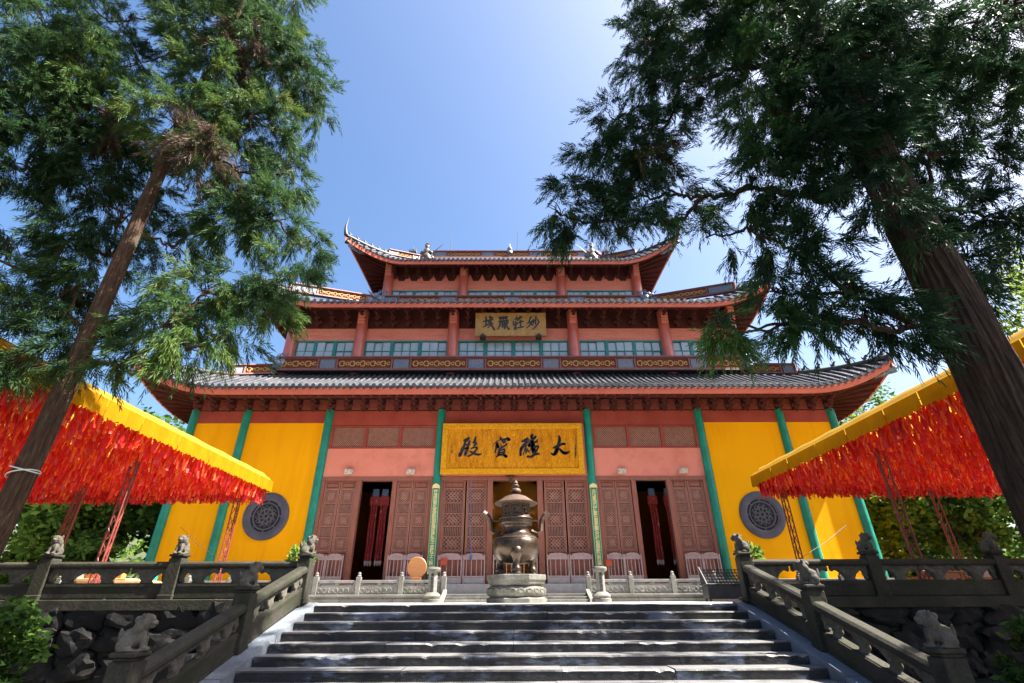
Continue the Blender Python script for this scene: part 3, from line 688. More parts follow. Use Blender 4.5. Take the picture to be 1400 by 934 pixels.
def roof(rf, name, pitch, wall, zwall, fh=.33, rows=True, seg=7):
    deck = MB(); N = 96
    for side in range(4):
        rows_ = []
        for j in range(9):
            q = j/8; h = rf.half(side, q); rows_.append([rf.P(side, h*(-1+2*i/N), q) for i in range(N+1)])
        deck.grid(rows_)
    d = ob(name, sharp(deck.mesh(name, fix=True), 50), 'tiledeck', hall)
    # fascia
    fa = MB()
    for side in range(4):
        o1 = rf.perim(side, N, 1, -.05); o2 = rf.perim(side, N, 1, -.05-fh); i1 = rf.perim(side, N, 1, -.05, .10); i2 = rf.perim(side, N, 1, -.05-fh, .10)
        fa.grid([i1, o1, o2, i2])
    ob('eave_board', sharp(fa.mesh('eave_board', fix=True), 40), 'fascia', d)
    # soffit with rafters
    so = MB(); raf = MB(); wx, wy0, wy1 = wall
    def inner(side, f):
        if side == 0: return Vector((wx*f, wy0, zwall))
        if side == 1: return Vector((wx*f, wy1, zwall))
        return Vector((wx if side == 2 else -wx, (wy0+wy1)/2+(wy1-wy0)/2*f, zwall))
    for side in range(4):
        e = rf.perim(side, N, 1, -.05-fh+.03, .06); w = [inner(side, max(-1, min(1, (-1+2*i/N)))) for i in range(N+1)]
        so.grid([e, [a.lerp(b, .5)+Vector((0, 0, .05)) for a, b in zip(e, w)], w])
        nr = int(rf.half(side, 1)*2/.42) if side != 1 else 0
        for i in range(nr+1 if nr else 0):
            f = -1+2*i/nr; a = rf.P(side, rf.half(side, 1)*f, 1, -.05-fh+.0, .12); b = inner(side, f)
            raf.bar(a+Vector((0, 0, -.02)), a.lerp(b, .96)+Vector((0, 0, -.02)), .11, .12)
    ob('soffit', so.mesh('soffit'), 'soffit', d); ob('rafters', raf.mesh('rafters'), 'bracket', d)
    # tile rows on the front slope, one object each
    hw = rf.half(0, 1); n = int(2*hw/pitch); rr = pitch*.27
    def rowmesh(side, t, m):
        q0 = max(0., (abs(t)-(rf.ax if side < 2 else rf.by))/rf.run); 
        if q0 > .985: return False
        rows_ = []
        for j in range(seg+1):
            q = q0+(1.012-q0)*j/seg; p = rf.P(side, t, min(q, 1.), 0)
            if q > 1: p = p+(rf.P(side, t, 1)-rf.P(side, t, .98))*((q-1)/.02)
            ax = Vector((1, 0, 0)) if side < 2 else Vector((0, 1, 0))
            rows_.append([p+ax*(rr*math.cos(a))+Vector((0, 0, rr*1.25*math.sin(a)+.005)) for a in [math.pi*u/6 for u in range(7)]])
        m.grid(rows_); b = len(m.v)-7; m.f.append(tuple(range(b, b+7))); m.mi.append(0); return True
    for i in range(n+1):
        t = -hw+pitch*.5+(2*hw-pitch)*i/n; m = MB()
        if rowmesh(0, t, m):
            o = ob('tile_row', sharp(m.mesh('tile_row'), 60), 'tile', d)
    drip = MB(); drip.prism([(-pitch*.42, .03), (pitch*.42, .03), (pitch*.40, -.03), (pitch*.16, -.12), (0, -.155), (-pitch*.16, -.12), (-pitch*.40, -.03)], -.02, .02); drip = drip.mesh('drip_tile', fix=True)
    cap = MB().lathe([(rr*1.12, 0), (rr*1.12, .03)], 12); cap = cap.mesh('tile_end'); cap.transform(Matrix.Translation((0, 0, rr*.3)) @ Matrix.Rotation(math.pi/2, 4, 'X'))
    for i in range(n+1):
        t = -hw+pitch*.5+(2*hw-pitch)*i/n; p = rf.P(0, t, 1); 
        ob('tile_end', cap, 'tile', d, p+Vector((0, -.055, .02)))
        if i < n:
            t2 = t+(2*hw-pitch)/n/2; p2 = rf.P(0, t2, 1); sl = (rf.P(0, t2+.05, 1)-rf.P(0, t2-.05, 1)).normalized()
            ob('drip_tile', drip, 'tile', d, p2+Vector((0, -.035, 0)), rot=(0, -math.atan2(sl.z, sl.x), 0))
    side = MB()
    for sd_ in (2, 3):
        hh = rf.half(sd_, 1); k = int(2*hh/pitch)
        for i in range(k+1): rowmesh(sd_, -hh+pitch*.5+(2*hh-pitch)*i/k, side)
    tag(ob('side_tile_rows', side.mesh('side_tile_rows'), 'tile', d), kind='stuff')
    return d
R1 = Roof(13.675, Y2, 45.3, 4.67, 12.0, 9.26, 1.35, 4.2, .35)
R2 = Roof(9.468, Y3, 41.1, 5.9, 19.4, 16.0, 1.25, 4.0, .35)
R3 = Roof(7.67, 32.67, 39.3, 3.6, 24.9, 22.26, 1.45, 3.4, .95, .25)
d1 = roof(R1, 'lower_roof', .325, (16.4, HY, 48.2), 9.5)
d2 = roof(R2, 'middle_roof', .40, (13.7, Y2, 45.3), 16.6, .30)
d3 = roof(R3, 'top_roof', .34, (9.5, Y3, 41.1), 22.95, .30)
# gable top
gb = MB(); 
for sg in (-1, 1):
    gb.add([(-7.67, 32.67 if sg < 0 else 39.3, 24.9), (7.67, 32.67 if sg < 0 else 39.3, 24.9), (7.67, YM, 27.9), (-7.67, YM, 27.9)], [(0, 1, 2, 3)])
    gb.add([(sg*7.6, 32.67, 24.8), (sg*7.6, 39.3, 24.8), (sg*7.6, YM, 27.9)], [(0, 1, 2)])
ob('gable_roof', gb.mesh('gable_roof', fix=True), 'tiledeck', hall)

# ---------------------------------------------------------------- ridge friezes
FRETS = {}
def fretmesh(w, h):
    k = (round(w, 2), round(h, 2))
    if k not in FRETS:
        m = MB(); n = max(2, int(round(w/(h*1.15)))); cw = w/n; r = h*.075
        for i in range(n):
            cx = cw*(i+.5)
            for sg in (-1, 1):
                m.tube([(cx+cw*.46*u, 0, h*.5+sg*h*.30*v) for u, v in ((-1, .1), (-.7, .9), (-.2, 1), (.1, .5), (-.1, .1), (.35, -.1), (.5, .4), (.9, .6), (1, .1))], r, 5, False)
        FRETS[k] = m.mesh('fretwork', smooth=True)
    return FRETS[k]
def frieze(parent, A, B, z0, z1, pattern, th=.3, rise=0.):
    """ridge wall from A to B (xy), framed panels on the outward face; rise tilts the far end"""
    A = Vector((*A, 0)); B = Vector((*B, 0)); M0, L = shearM(A, B+Vector((0, 0, rise))); h = z1-z0
    M = Matrix.Translation((0, 0, z0)) @ M0
    m = MB(); m.box(0, L, -th/2+.06, th/2, 0, h*.94, M); w = ob('ridge_wall', m.mesh('ridge_wall', fix=True), 'fretback', parent)
    m = MB(); m.box(-.05, L+.05, -th/2-.08, th/2+.08, h*.9, h, M); m.box(-.03, L+.03, -th/2-.03, th/2+.03, 0, h*.13, M); m.box(0, L, -th/2, th/2, h*.82, h*.9, M)
    tot = sum(p[1] for p in pattern); u = 0; post_ = MB()
    for kind, f in pattern:
        pw = L*f/tot; m.box(u-.045, u+.045, -th/2-.02, th/2, h*.13, h*.9, M)
        x0, x1 = u+.1, u+pw-.1; hh = h*.62
        if x1-x0 > .1:
            if kind == 'f':
                me = fretmesh(x1-x0, hh).copy(); me.transform(M @ Matrix.Translation((x0, -th/2+.04, h*.17))); ob('fret_panel', me, 'fret', w)
            else:
                q = MB().box(x0, x1, -th/2+.015, -th/2+.07, h*.16, h*.8, M); ob('painted_panel', q.mesh('painted_panel', fix=True), 'painted', w)
        u += pw
    m.box(L-.045, L+.045, -th/2-.02, th/2, h*.13, h*.9, M)
    ob('ridge_frame', m.mesh('ridge_frame', fix=True), 'ridge', w); return w
pat1 = [('f', 2.6), ('p', 1.2), ('f', 3.5), ('p', 1.2), ('f', 3.6), ('p', 1.2), ('f', 3.6), ('p', 1.2), ('f', 3.6), ('p', 1.2), ('f', 3.5), ('p', 1.2), ('f', 2.6)]
frieze(hall, (-13.9, 26.25), (13.9, 26.25), 12.0, 12.88, pat1, .34)
frieze(hall, (-9.7, 30.45), (9.7, 30.45), 19.2, 19.93, [('p', 1.6), ('f', 3.6), ('p', 1.5), ('f', 4.2), ('p', 1.4), ('f', 4.2), ('p', 1.5), ('f', 3.6), ('p', 1.6)], .34)
frieze(hall, (-7.2, YM-.0), (7.2, YM), 27.75, 28.45, [('p', 1.2), ('f', 3), ('p', 1.2), ('f', 3), ('p', 1.2), ('f', 3), ('p', 1.2)], .4)
ob('ridge_base', MB().box(-7.6, 7.6, YM-.25, YM+.25, 27.2, 27.76).mesh('ridge_base'), 'ridge', hall)
# black drip line under the first frieze
ob('ridge_foot', MB().box(-14, 14, 26.02, 26.5, 11.93, 11.999).mesh('ridge_foot', bevel=.02), 'tiledeck', hall)
# hip ridges: tall framed part, then a low tail that sweeps up to the tip
def hip(rf, s, zoff, q1, h, parent):
    a = rf.P(0, s*rf.half(0, .03), .03); b = rf.P(0, s*rf.half(0, q1), q1)
    for sg in ((1,) if s < 0 else (1,)):
        if s < 0: frieze(parent, (b.x, b.y), (a.x, a.y), b.z+zoff, b.z+zoff+h, [('p', 1), ('f', 2), ('p', .8)], .3, rise=a.z-b.z)
        else: frieze(parent, (a.x, a.y), (b.x, b.y), a.z+zoff, a.z+zoff+h, [('p', .8), ('f', 2), ('p', 1)], .3, rise=b.z-a.z)
    t = MB(); pts = [rf.P(0, s*rf.half(0, q), q)+Vector((0, 0, .12)) for q in [q1+(1-q1)*i/14 for i in range(15)]]
    t.tube(pts, [.17-.05*i/14 for i in range(15)], 8)
    e = pts[-1]; d = (pts[-1]-pts[-3]).normalized()
    return t, e, d
BEAST = blob('ridge_beast', [((0, 0, .08), (.11, .06, .08)), ((.06, 0, .18), (.06, .05, .08)), ((.12, 0, .24), (.07, .04, .04)), ((-.1, 0, .16), (.03, .03, .09))], voxel=.02)
def tail(rf, s, zoff, q1, h, parent, horn):
    t, e, d = hip(rf, s, zoff, q1, h, parent)
    pts = [e+d*0.0]; 
    for i in range(1, 9):
        f = i/8; pts.append(e+Vector((s*.16*math.sin(f*1.6), -.16*math.sin(f*1.6), 0))*(1.0-.75*f*f)+Vector((0, 0, horn*f**1.15)))
    t.tube(pts, [.15*(1-f/9)+.015 for f in range(9)], 8)
    ob('hip_ridge', sharp(t.mesh('hip_ridge'), 50), 'tiledeck', parent)
    for i in range(6):
        q = q1+(1-q1)*(i+.5)/6; p = rf.P(0, s*rf.half(0, q), q)+Vector((0, 0, .24)); ob('ridge_beast', BEAST, 'tiledeck', parent, p, rot=(0, 0, -math.pi/4 if s > 0 else -3*math.pi/4))
    return pts[-1], e
for s in (-1, 1):
    tail(R1, s, .05, .42, .62, d1, .55)
    tail(R2, s, .05, .78, .66, d2, .5)
    top3, e3 = tail(R3, s, .05, .5, .5, d3, 1.35)
    m = MB().tube([top3-Vector((0, 0, .1)), top3+Vector((0, 0, .35))], [.02, .006], 6); ob('tip_needle', m.mesh('tip_needle'), 'rod', d3)
# descending ridges of the gable
for s in (-1, 1):
    m = MB(); m.bar((s*7.7, YM-.2, 28.0), (s*7.7, 32.9, 25.3), .34, .6); ob('descending_ridge', m.mesh('descending_ridge', bevel=.04), 'ridge', hall)

# ---------------------------------------------------------------- upper storeys
def storey(Y, cols, zb, zcol, zw0, zw1, zband, bays, rcol, yback, corb):
    hw = cols[-1]
    wallbox('storey_wall', 'redwall', -hw, hw, Y+.22, Y+.5, zb, zw0)
    wallbox('storey_wall', 'redwall', -hw, hw, Y+.12, Y+.5, zw1+.001, zband)
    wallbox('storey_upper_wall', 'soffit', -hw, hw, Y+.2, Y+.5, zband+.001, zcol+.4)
    for s in (-1, 1): wallbox('storey_side_wall', 'redwall', *sorted((s*hw, s*(hw-.3))), Y+.5, yback, zb, zcol+.4)
    wallbox('storey_back_wall', 'redwall', -hw, hw, yback, yback+.3, zb, zcol+.4)
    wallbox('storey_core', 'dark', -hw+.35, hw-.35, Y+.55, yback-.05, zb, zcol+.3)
    for c0, c1 in zip(cols_all(cols)[:-1], cols_all(cols)[1:]):   # pointed corbels above the band
        nb = max(2, int(round((c1-c0)/.95)))
        for i in range(nb):
            x = c0+(c1-c0)*(i+.5)/nb; q = (c1-c0)/nb
            if corb < .3: continue
            m = MB().prism([(-q*.28, 0), (q*.28, 0), (q*.13, .5*corb), (0, corb), (-q*.13, .5*corb)], -.03, .04)
            ob('corbel', m.mesh('corbel', fix=True), 'redwall', hall, (x, Y+.17, zband))
    ca = cols_all(cols)
    for x in ca:
        c = column(x, Y, zb, zcol, rcol, 'redcol', n=24)
        bl = MB(); w = rcol*.62
        for k in range(6):
            zz = zcol-1.0+k*.19; bl.box(x-w, x+w, Y-rcol*1.05-.02-.03*k, Y, zz+.012, zz+.175)
        ob('column_bracket', bl.mesh('column_bracket', bevel=.012, fix=True), 'redwall', c)
    for c0, c1, (nu, nx) in zip(ca[:-1], ca[1:], bays):
        x0, x1 = c0+rcol*.9, c1-rcol*.9; uw = (x1-x0)/nu; h = zw1-zw0
        for i in range(nu):
            a = x0+uw*i; f = MB(); e = .10
            f.box(a, a+e, Y+.06, Y+.2, zw0, zw1); f.box(a+uw-e, a+uw-.002, Y+.06, Y+.2, zw0, zw1); f.box(a+e, a+uw-e, Y+.06, Y+.2, zw1-e, zw1); f.box(a+e, a+uw-e, Y+.06, Y+.2, zw0, zw0+.05)
            for j in range(1, nx): x = a+e+(uw-2*e)*j/nx; f.box(x-.02, x+.02, Y+.08, Y+.18, zw0+.05, zw1-e)
            zm = (zw0+zw1)/2; f.box(a+e, a+uw-e, Y+.075, Y+.18, zm-.02, zm+.02)
            w = ob('window', f.mesh('window', fix=True), 'winframe', hall)
            for j in range(nx):
                p0 = a+e+(uw-2*e)*j/nx; p1 = a+e+(uw-2*e)*(j+1)/nx
                for (q0, q1) in ((zw0+.05, zm), (zm, zw1-e)):
                    pn = MB().box(p0+.02, p1-.02, -.006, .006, q0+.02-zm, q1-.02-zm); ob('pane', pn.mesh('pane'), 'pane', w, (0, Y+.14, zm), rot=(random.uniform(-.012, .012), 0, random.uniform(-.006, .006)))
    return
def cols_all(c): return [-x for x in reversed(c)]+list(c)
storey(Y2, [3.735, 9.468, 13.675], 11.9, 16.3, 12.85, 14.29, 15.17, [(3, 2), (3, 3), (4, 3), (3, 3), (3, 2)], .34, 45, .20)
storey(Y3, [3.735, 9.468], 19.3, 22.9, 19.6, 20.82, 21.73, [(3, 3), (4, 3), (3, 3)], .36, 41, .66)

# ---------------------------------------------------------------- brackets of the lower eave
bk = MB()
bk.box(-.09, .09, -.20, .06, 0, .13); bk.box(-.20, .20, -.16, -.06, .14, .22); bk.box(-.07, .07, -.44, .06, .23, .34); bk.box(-.16, .16, -.42, -.32, .35, .43); bk.box(-.065, .065, -.80, .06, .44, .54); bk.box(-.14, .14, -.78, -.66, .55, .62)
bk.prism([(-.05, -.02), (.05, -.02), (.03, -.12), (-.03, -.12)], -.22, -.12)
for x in (-.16, .16): bk.box(x-.05, x+.05, -.2, -.05, .22, .29)
BK = bk.mesh('bracket_set', bevel=.008, fix=True)
pn = MB(); pn.box(-.24, .24, .0, .02, .05, .62)
for i in range(3):
    for j in range(4): torus_arc(pn, (-.13+.13*i, .13+.13*j), .05, 0, 5.2, .014, 8, -.01)
PN = pn.mesh('bracket_panel')
nb = 38
for i in range(nb+1):
    x = -16.3+32.6*i/nb; ob('bracket_set', BK, 'bracket', hall, (x, HY-.02, ZT+.02))
    if i < nb: ob('bracket_panel', PN, 'brpanel', hall, (x+16.3/nb, HY-.03, ZT+.02))
for Yb, hw_, zb_, n_, sc_ in ((Y2+.12, 13.2, 15.3, 28, 1.15), (Y3+.12, 9.0, 21.95, 20, 1.0)):
    for i in range(n_+1): ob('bracket_set', BK, 'bracket', hall, (-hw_+2*hw_*i/n_, Yb, zb_), scl=(sc_, sc_, sc_))
# ================================================================== PLAQUES
def strokes_mesh(strokes, to3, sc, depth=.02):
    """brush strokes (x, y, width) -> raised black shapes; to3 maps picture units to the board plane (x, z)"""
    m = MB()
    for si, st in enumerate(strokes):
        pts = []
        P = [Vector(p) for p in st]
        if len(P) == 2: P = [P[0], P[0].lerp(P[1], .5), P[1]]
        for i in range(len(P)-1):
            p0, p1, p2, p3 = P[max(i-1, 0)], P[i], P[i+1], P[min(i+2, len(P)-1)]
            for k in range(7):
                t = k/7; pts.append(.5*((2*p1)+(p2-p0)*t+(2*p0-5*p1+4*p2-p3)*t*t+(3*p1-p0-3*p2+p3)*t**3))
        pts.append(P[-1]); y = -depth-.0006*si
        q = [(to3(p.x, p.y), p.z*sc*.575) for p in pts]
        for (a, ra), (b, rb) in zip(q[:-1], q[1:]):
            d = (b-a); n = Vector((-d.y, d.x)); 
            if n.length < 1e-6: continue
            n.normalize(); ra = abs(ra); rb = abs(rb)
            m.add([(a.x+n.x*ra, y, a.y+n.y*ra), (b.x+n.x*rb, y, b.y+n.y*rb), (b.x-n.x*rb, y, b.y-n.y*rb), (a.x-n.x*ra, y, a.y-n.y*ra)], [(0, 1, 2, 3)])
        for i, (a, ra) in enumerate(q):
            if i % 3 and i != len(q)-1: continue
            k = 10; ra = abs(ra)
            m.add([(a.x+ra*math.cos(2*math.pi*j/k), y-.0003, a.y+ra*math.sin(2*math.pi*j/k)) for j in range(k)]+[(a.x+ra*math.cos(2*math.pi*j/k), 0, a.y+ra*math.sin(2*math.pi*j/k)) for j in range(k)], [tuple(range(k))]+[(j, (j+1) % k, (j+1) % k+k, j+k) for j in range(k)])
    return m
DIAN = [[(220, 195, 26), (270, 172, 44), (330, 142, 40)], [(325, 150, 36), (300, 195, 26), (245, 212, 34)], [(255, 200, 40), (232, 290, 46), (190, 400, 52), (135, 505, 66)], [(200, 310, 12), (150, 395, 16)],
    [(345, 208, 36), (312, 290, 44), (290, 380, 52), (250, 488, 58)], [(250, 285, 28), (350, 272, 24)], [(240, 365, 30), (310, 352, 40)], [(472, 118, 28), (455, 190, 44), (425, 240, 38)], [(430, 240, 32), (488, 236, 24), (455, 285, 38), (425, 305, 12)],
    [(382, 368, 28), (432, 340, 34), (500, 350, 34), (478, 400, 34), (420, 460, 44), (362, 508, 30), (312, 527, 32)], [(350, 425, 28), (420, 460, 44), (500, 490, 40), (560, 490, 34), (592, 470, 6)]]
BAO = [[(990, 118, 20), (1010, 160, 44)], [(1000, 170, 34), (1080, 176, 48), (1150, 150, 44), (1182, 176, 52), (1150, 198, 14)], [(985, 185, 12), (920, 215, 15), (870, 260, 14), (835, 302, 5)], [(1040, 200, 32), (1070, 240, 32), (1100, 215, 26)],
    [(930, 258, 60), (925, 330, 62), (962, 322, 40)], [(910, 340, 34), (885, 442, 28)], [(1130, 268, 34), (1080, 312, 32), (1010, 350, 36), (950, 392, 14)], [(1000, 268, 14), (1030, 312, 18)], [(985, 388, 32), (960, 460, 50), (962, 505, 42)],
    [(1000, 400, 26), (1080, 380, 38), (1082, 440, 34), (1060, 482, 34)], [(990, 448, 22), (1060, 438, 22)], [(970, 500, 42), (1070, 482, 34)], [(960, 502, 32), (908, 548, 18)], [(1040, 480, 32), (1090, 512, 50), (1118, 530, 56)]]
XIONG = [[(188, 190, 28), (250, 170, 48), (298, 132, 28)], [(282, 178, 34), (250, 240, 48), (190, 310, 52), (166, 370, 48), (164, 450, 38)], [(322, 148, 14), (310, 200, 18), (242, 262, 14)], [(282, 250, 20), (246, 330, 20), (217, 458, 12)],
    [(265, 308, 22), (270, 370, 28), (265, 425, 20)], [(300, 330, 18), (310, 390, 24), (340, 370, 14), (376, 318, 18)], [(388, 66, 44), (368, 110, 38), (420, 130, 52), (456, 95, 32)], [(402, 130, 52), (372, 200, 60), (330, 270, 58)],
    [(380, 180, 66), (400, 260, 78), (406, 330, 78), (420, 392, 70)], [(430, 210, 32), (475, 190, 36), (489, 148, 10)], [(430, 300, 42), (500, 282, 32), (480, 350, 34), (440, 392, 42)], [(298, 480, 36), (370, 486, 38), (430, 442, 44), (500, 430, 38), (537, 435, 10)]]
DA = [[(898, 88, 34), (912, 150, 48), (897, 230, 52), (872, 310, 58), (850, 380, 66), (812, 440, 48), (770, 432, 32), (726, 410, 5)], [(768, 320, 8), (830, 300, 42), (900, 264, 42), (970, 240, 42), (1008, 240, 40)], [(918, 340, 36), (960, 386, 52), (1010, 416, 52), (1060, 405, 42), (1122, 370, 5)]]

Yp = 23.62
pa, pb = atY(606, 579, Yp), atY(800, 648, Yp)
px0, px1, pz0, pz1 = pa.x, pb.x, pb.z, pa.z
pq = thing('name_plaque', ((px0+px1)/2, Yp, pz0), 'large golden name plaque with four black characters above the middle doorway', 'plaque')
m = MB().box(px0+.05, px1-.05, Yp+.02, Yp+.12, pz0+.05, pz1-.05); ob('field', m.mesh('field'), 'goldfield', pq)
fr = MB(); fw = .28
fr.box(px0, px1, Yp-.05, Yp+.14, pz1-fw, pz1); fr.box(px0, px1, Yp-.05, Yp+.14, pz0, pz0+fw); fr.box(px0, px0+fw, Yp-.048, Yp+.138, pz0+fw+.001, pz1-fw-.001); fr.box(px1-fw, px1, Yp-.048, Yp+.138, pz0+fw+.001, pz1-fw-.001)
ob('frame', fr.mesh('frame', bevel=.025, fix=True), 'goldframe', pq)
for nm, st, (ox, sc) in (('character', DIAN, (620, 15.556)), ('character', BAO, (620, 15.556)), ('character', XIONG, (700, 14.)), ('character', DA, (700, 14.))):
    def to3(x, y, ox=ox, sc=sc):
        p = atY(ox+x/sc, 590+y/sc, Yp); return Vector((p.x, p.z))
    mm = (atY(701, 610, Yp)-atY(700, 610, Yp)).x
    ob(nm, strokes_mesh(st, to3, mm/sc, .02).mesh('character', fix=False), 'ink', pq, (0, Yp+.018, 0))
me = MB().lathe([(.16, 0), (.10, .05)], 6); me = me.mesh('seal'); me.transform(Matrix.Rotation(math.pi/2, 4, 'X')); ob('seal', me, 'goldframe', pq, (atY(702, 590, Yp).x, Yp+.02, atY(702, 592, Yp).z))
for px, n, y0, y1 in ((787, 10, 597, 627), (617.5, 5, 604, 620)):
    for k, ch in enumerate('一九八七年夏月重修立'[:n]):
        p = atY(px, y0+(y1-y0)*(k+.5)/n, Yp); me = textmesh(ch, .105, .003, .002, 'inscription'); me.transform(Matrix.Rotation(math.pi/2, 4, 'X')); ob('inscription', me, 'ink', pq, (p.x, Yp+.012, p.z))
# upper plaque
Yq = 26.15
pa, pb = atY(651, 428, Yq-.3), atY(746, 459, Yq)
qx0, qx1, qz0, qz1 = pa.x, pb.x, pb.z, pa.z
uq = thing('storey_plaque', ((qx0+qx1)/2, Yq, qz0), 'bronze-gold plaque with four dark characters between the upper storey columns', 'plaque')
Mt = Matrix.Translation((0, Yq, qz0)) @ Matrix.Rotation(.17, 4, 'X')
hq = qz1-qz0
m = MB().box(qx0, qx1, -.05, .05, 0, hq, Mt); ob('board', m.mesh('board', bevel=.012, fix=True), 'bronzefield', uq)
m = MB(); 
for a in ((qx0-.03, qx1+.03, -.07, .06, hq-.05, hq+.03), (qx0-.03, qx1+.03, -.07, .06, -.03, .05), (qx0-.03, qx0+.04, -.068, .058, .05, hq-.05), (qx1-.04, qx1+.03, -.068, .058, .05, hq-.05)): m.box(*a, Mt)
ob('frame', m.mesh('frame', fix=True), 'bronzefield', uq)
for f in (.10, .9):
    x = qx0+(qx1-qx0)*f; m = MB()
    m.box(x-.18, x+.18, Yq-.16, Yq+.35, qz0-.14, qz0-.0); m.box(x-.08, x+.08, Yq-.2, Yq+.1, qz0-.08, qz0+.07); ob('rest', m.mesh('rest', bevel=.02, fix=True), 'bronze2', uq)
W_ = 19
YU = [[(308, 302, 16), (372, 284, W_)], [(346, 238, W_), (344, 352, W_)], [(310, 378, 14), (388, 334, W_)], [(370, 296, 14), (434, 272, W_)], [(398, 234, 22), (414, 330, 22), (458, 412, 24)], [(434, 326, W_), (370, 388, 12)], [(422, 244, 20), (434, 258, 14)], [(374, 312, 15), (402, 304, 15), (396, 336, 15), (376, 338, 14)]]
YAN = [[(526, 248, 18), (634, 240, 20)], [(536, 246, 17), (540, 276, 15)], [(626, 240, 17), (620, 274, 15)], [(580, 240, 16), (580, 272, 14)], [(540, 268, 13), (620, 262, 13)], [(518, 302, 16), (652, 284, 18)], [(546, 290, W_), (534, 350, W_), (508, 408, 12)], [(558, 314, 13), (602, 306, 13)], [(560, 338, 13), (600, 332, 13)], [(572, 308, 14), (570, 382, 13)], [(596, 304, 14), (594, 392, 14)], [(556, 366, 13), (602, 354, 13)], [(634, 296, 16), (610, 330, 14)], [(610, 326, 13), (652, 314, 14)], [(642, 318, 16), (600, 404, 11)], [(612, 344, 15), (658, 406, 22)]]
ZHUANG = [[(738, 272, 15), (834, 246, 18)], [(764, 246, 17), (776, 288, 15)], [(812, 230, 18), (794, 282, 14)], [(750, 300, 18), (750, 404, 20)], [(718, 300, 16), (724, 350, 15)], [(718, 348, 14), (772, 334, 14)], [(728, 404, 13), (756, 352, 15)], [(778, 322, 15), (852, 300, 18)], [(816, 284, 18), (816, 380, 18)], [(772, 388, 16), (852, 374, 20)]]
MIAO = [[(958, 238, 19), (936, 310, 18), (984, 352, 19)], [(988, 278, 17), (950, 342, 18), (904, 388, 12)], [(902, 328, 13), (1004, 288, 18)], [(1026, 238, 20), (1020, 334, 17)], [(1002, 278, 14), (990, 322, 16)], [(1044, 268, 14), (1068, 308, 19)], [(1062, 318, 18), (1022, 372, 18), (976, 414, 11)]]
for st_ in (YU, YAN, ZHUANG, MIAO):
    def to3(x, y):
        d = ray(630+x/10, 410+y/10); n = Vector((0, -math.cos(.17), -math.sin(.17))); o = Vector((0, Yq, qz0)); p = CAM+d*((o-CAM).dot(n)/d.dot(n)); v = Mt.inverted() @ p; return Vector((v.x, v.z))
    mm = (atY(701, 445, Yq)-atY(700, 445, Yq)).x
    me = strokes_mesh(st_, to3, mm/10, .02).mesh('character'); me.transform(Mt @ Matrix.Translation((0, -.052, 0))); ob('character', me, 'ink', uq)

# ================================================================== BURNER
BY, BX = 17.0, -.04
ped = thing('burner_pedestal', (BX, BY, 0), 'weathered mossy carved stone pedestal under the bronze incense burner', 'pedestal')
def ngon_prof(prof, n, c=(0, 0, 0), ph=math.pi/8): 
    m = MB(); k = len(prof); vs = [(c[0]+r*math.cos(ph+2*math.pi*j/n), c[1]+r*math.sin(ph+2*math.pi*j/n), c[2]+z) for r, z in prof for j in range(n)]
    return m.add(vs, [(i*n+j, i*n+(j+1) % n, (i+1)*n+(j+1) % n, (i+1)*n+j) for i in range(k-1) for j in range(n)]+[tuple(range(n-1, -1, -1)), tuple((k-1)*n+j for j in range(n))])
ob('base', ngon_prof([(.98, 0), (.98, .12), (.86, .16)], 8).mesh('base', bevel=.012), 'stone', ped, (BX, BY, 0))
waist = MB().lathe([(.80, .14), (.90, .22), (.92, .32), (.86, .42), (.80, .46)], 40); ob('waist', waist.mesh('waist', smooth=True), 'stone', ped, (BX, BY, 0))
ob('top_slab', ngon_prof([(.80, .45), (.92, .50), (.95, .60), (.98, .61), (.98, .76), (.95, .765)], 8).mesh('top_slab', bevel=.012), 'stone', ped, (BX, BY, 0))
m = MB()
for i in range(22):
    a = 2*math.pi*i/22; c = Vector((.9*math.cos(a), .9*math.sin(a), .31)); tx = Vector((-math.sin(a), math.cos(a), 0)); 
    for sg in (1, -1):
        m.tube([c+tx*(sg*.10*math.cos(q))*(1-q/9)+Vector((0, 0, .085*math.sin(q)*(1-q/9))) for q in [j*.55 for j in range(10)]], .022, 6)
ob('scroll_relief', m.mesh('scroll_relief', smooth=True), 'stone', ped, (BX, BY, 0))

bz = .765
bn = thing('incense_burner', (BX, BY, bz), 'tall tripod bronze incense burner with pagoda lid standing before the middle doorway', 'incense burner')
L0 = (BX, BY, bz)
body = MB().lathe([(.05, .32), (.35, .34), (.58, .46), (.72, .64), (.765, .84), (.74, 1.0), (.64, 1.13), (.50, 1.20), (.44, 1.26), (.43, 1.40), (.46, 1.46), (.54, 1.50), (.55, 1.56), (.53, 1.66), (.54, 1.70), (.47, 1.72)], 48)
bo = ob('belly', body.mesh('belly', smooth=True), 'bronze', bn, L0)
m = MB()
for z, r in ((1.06, .70), (1.47, .50), (1.68, .545)): m.lathe([(r-.02, z-.02), (r+.02, z), (r-.02, z+.02)], 48, closed=False)
ob('moulding', m.mesh('moulding', smooth=True), 'bronze2', bo, L0)
for i in range(3):   # legs: round knee, slender shank, ringed foot
    a = -math.pi/2+2*math.pi*i/3; c = (.60*math.cos(a), .60*math.sin(a), 0)
    lg = MB().lathe([(.17, 0), (.17, .05), (.13, .09), (.155, .14), (.155, .18), (.115, .22), (.105, .34), (.13, .46), (.19, .56), (.205, .66), (.18, .76), (.10, .83), (.02, .85)], 20, c)
    ob('leg', lg.mesh('leg', smooth=True), 'bronze', bn, L0)
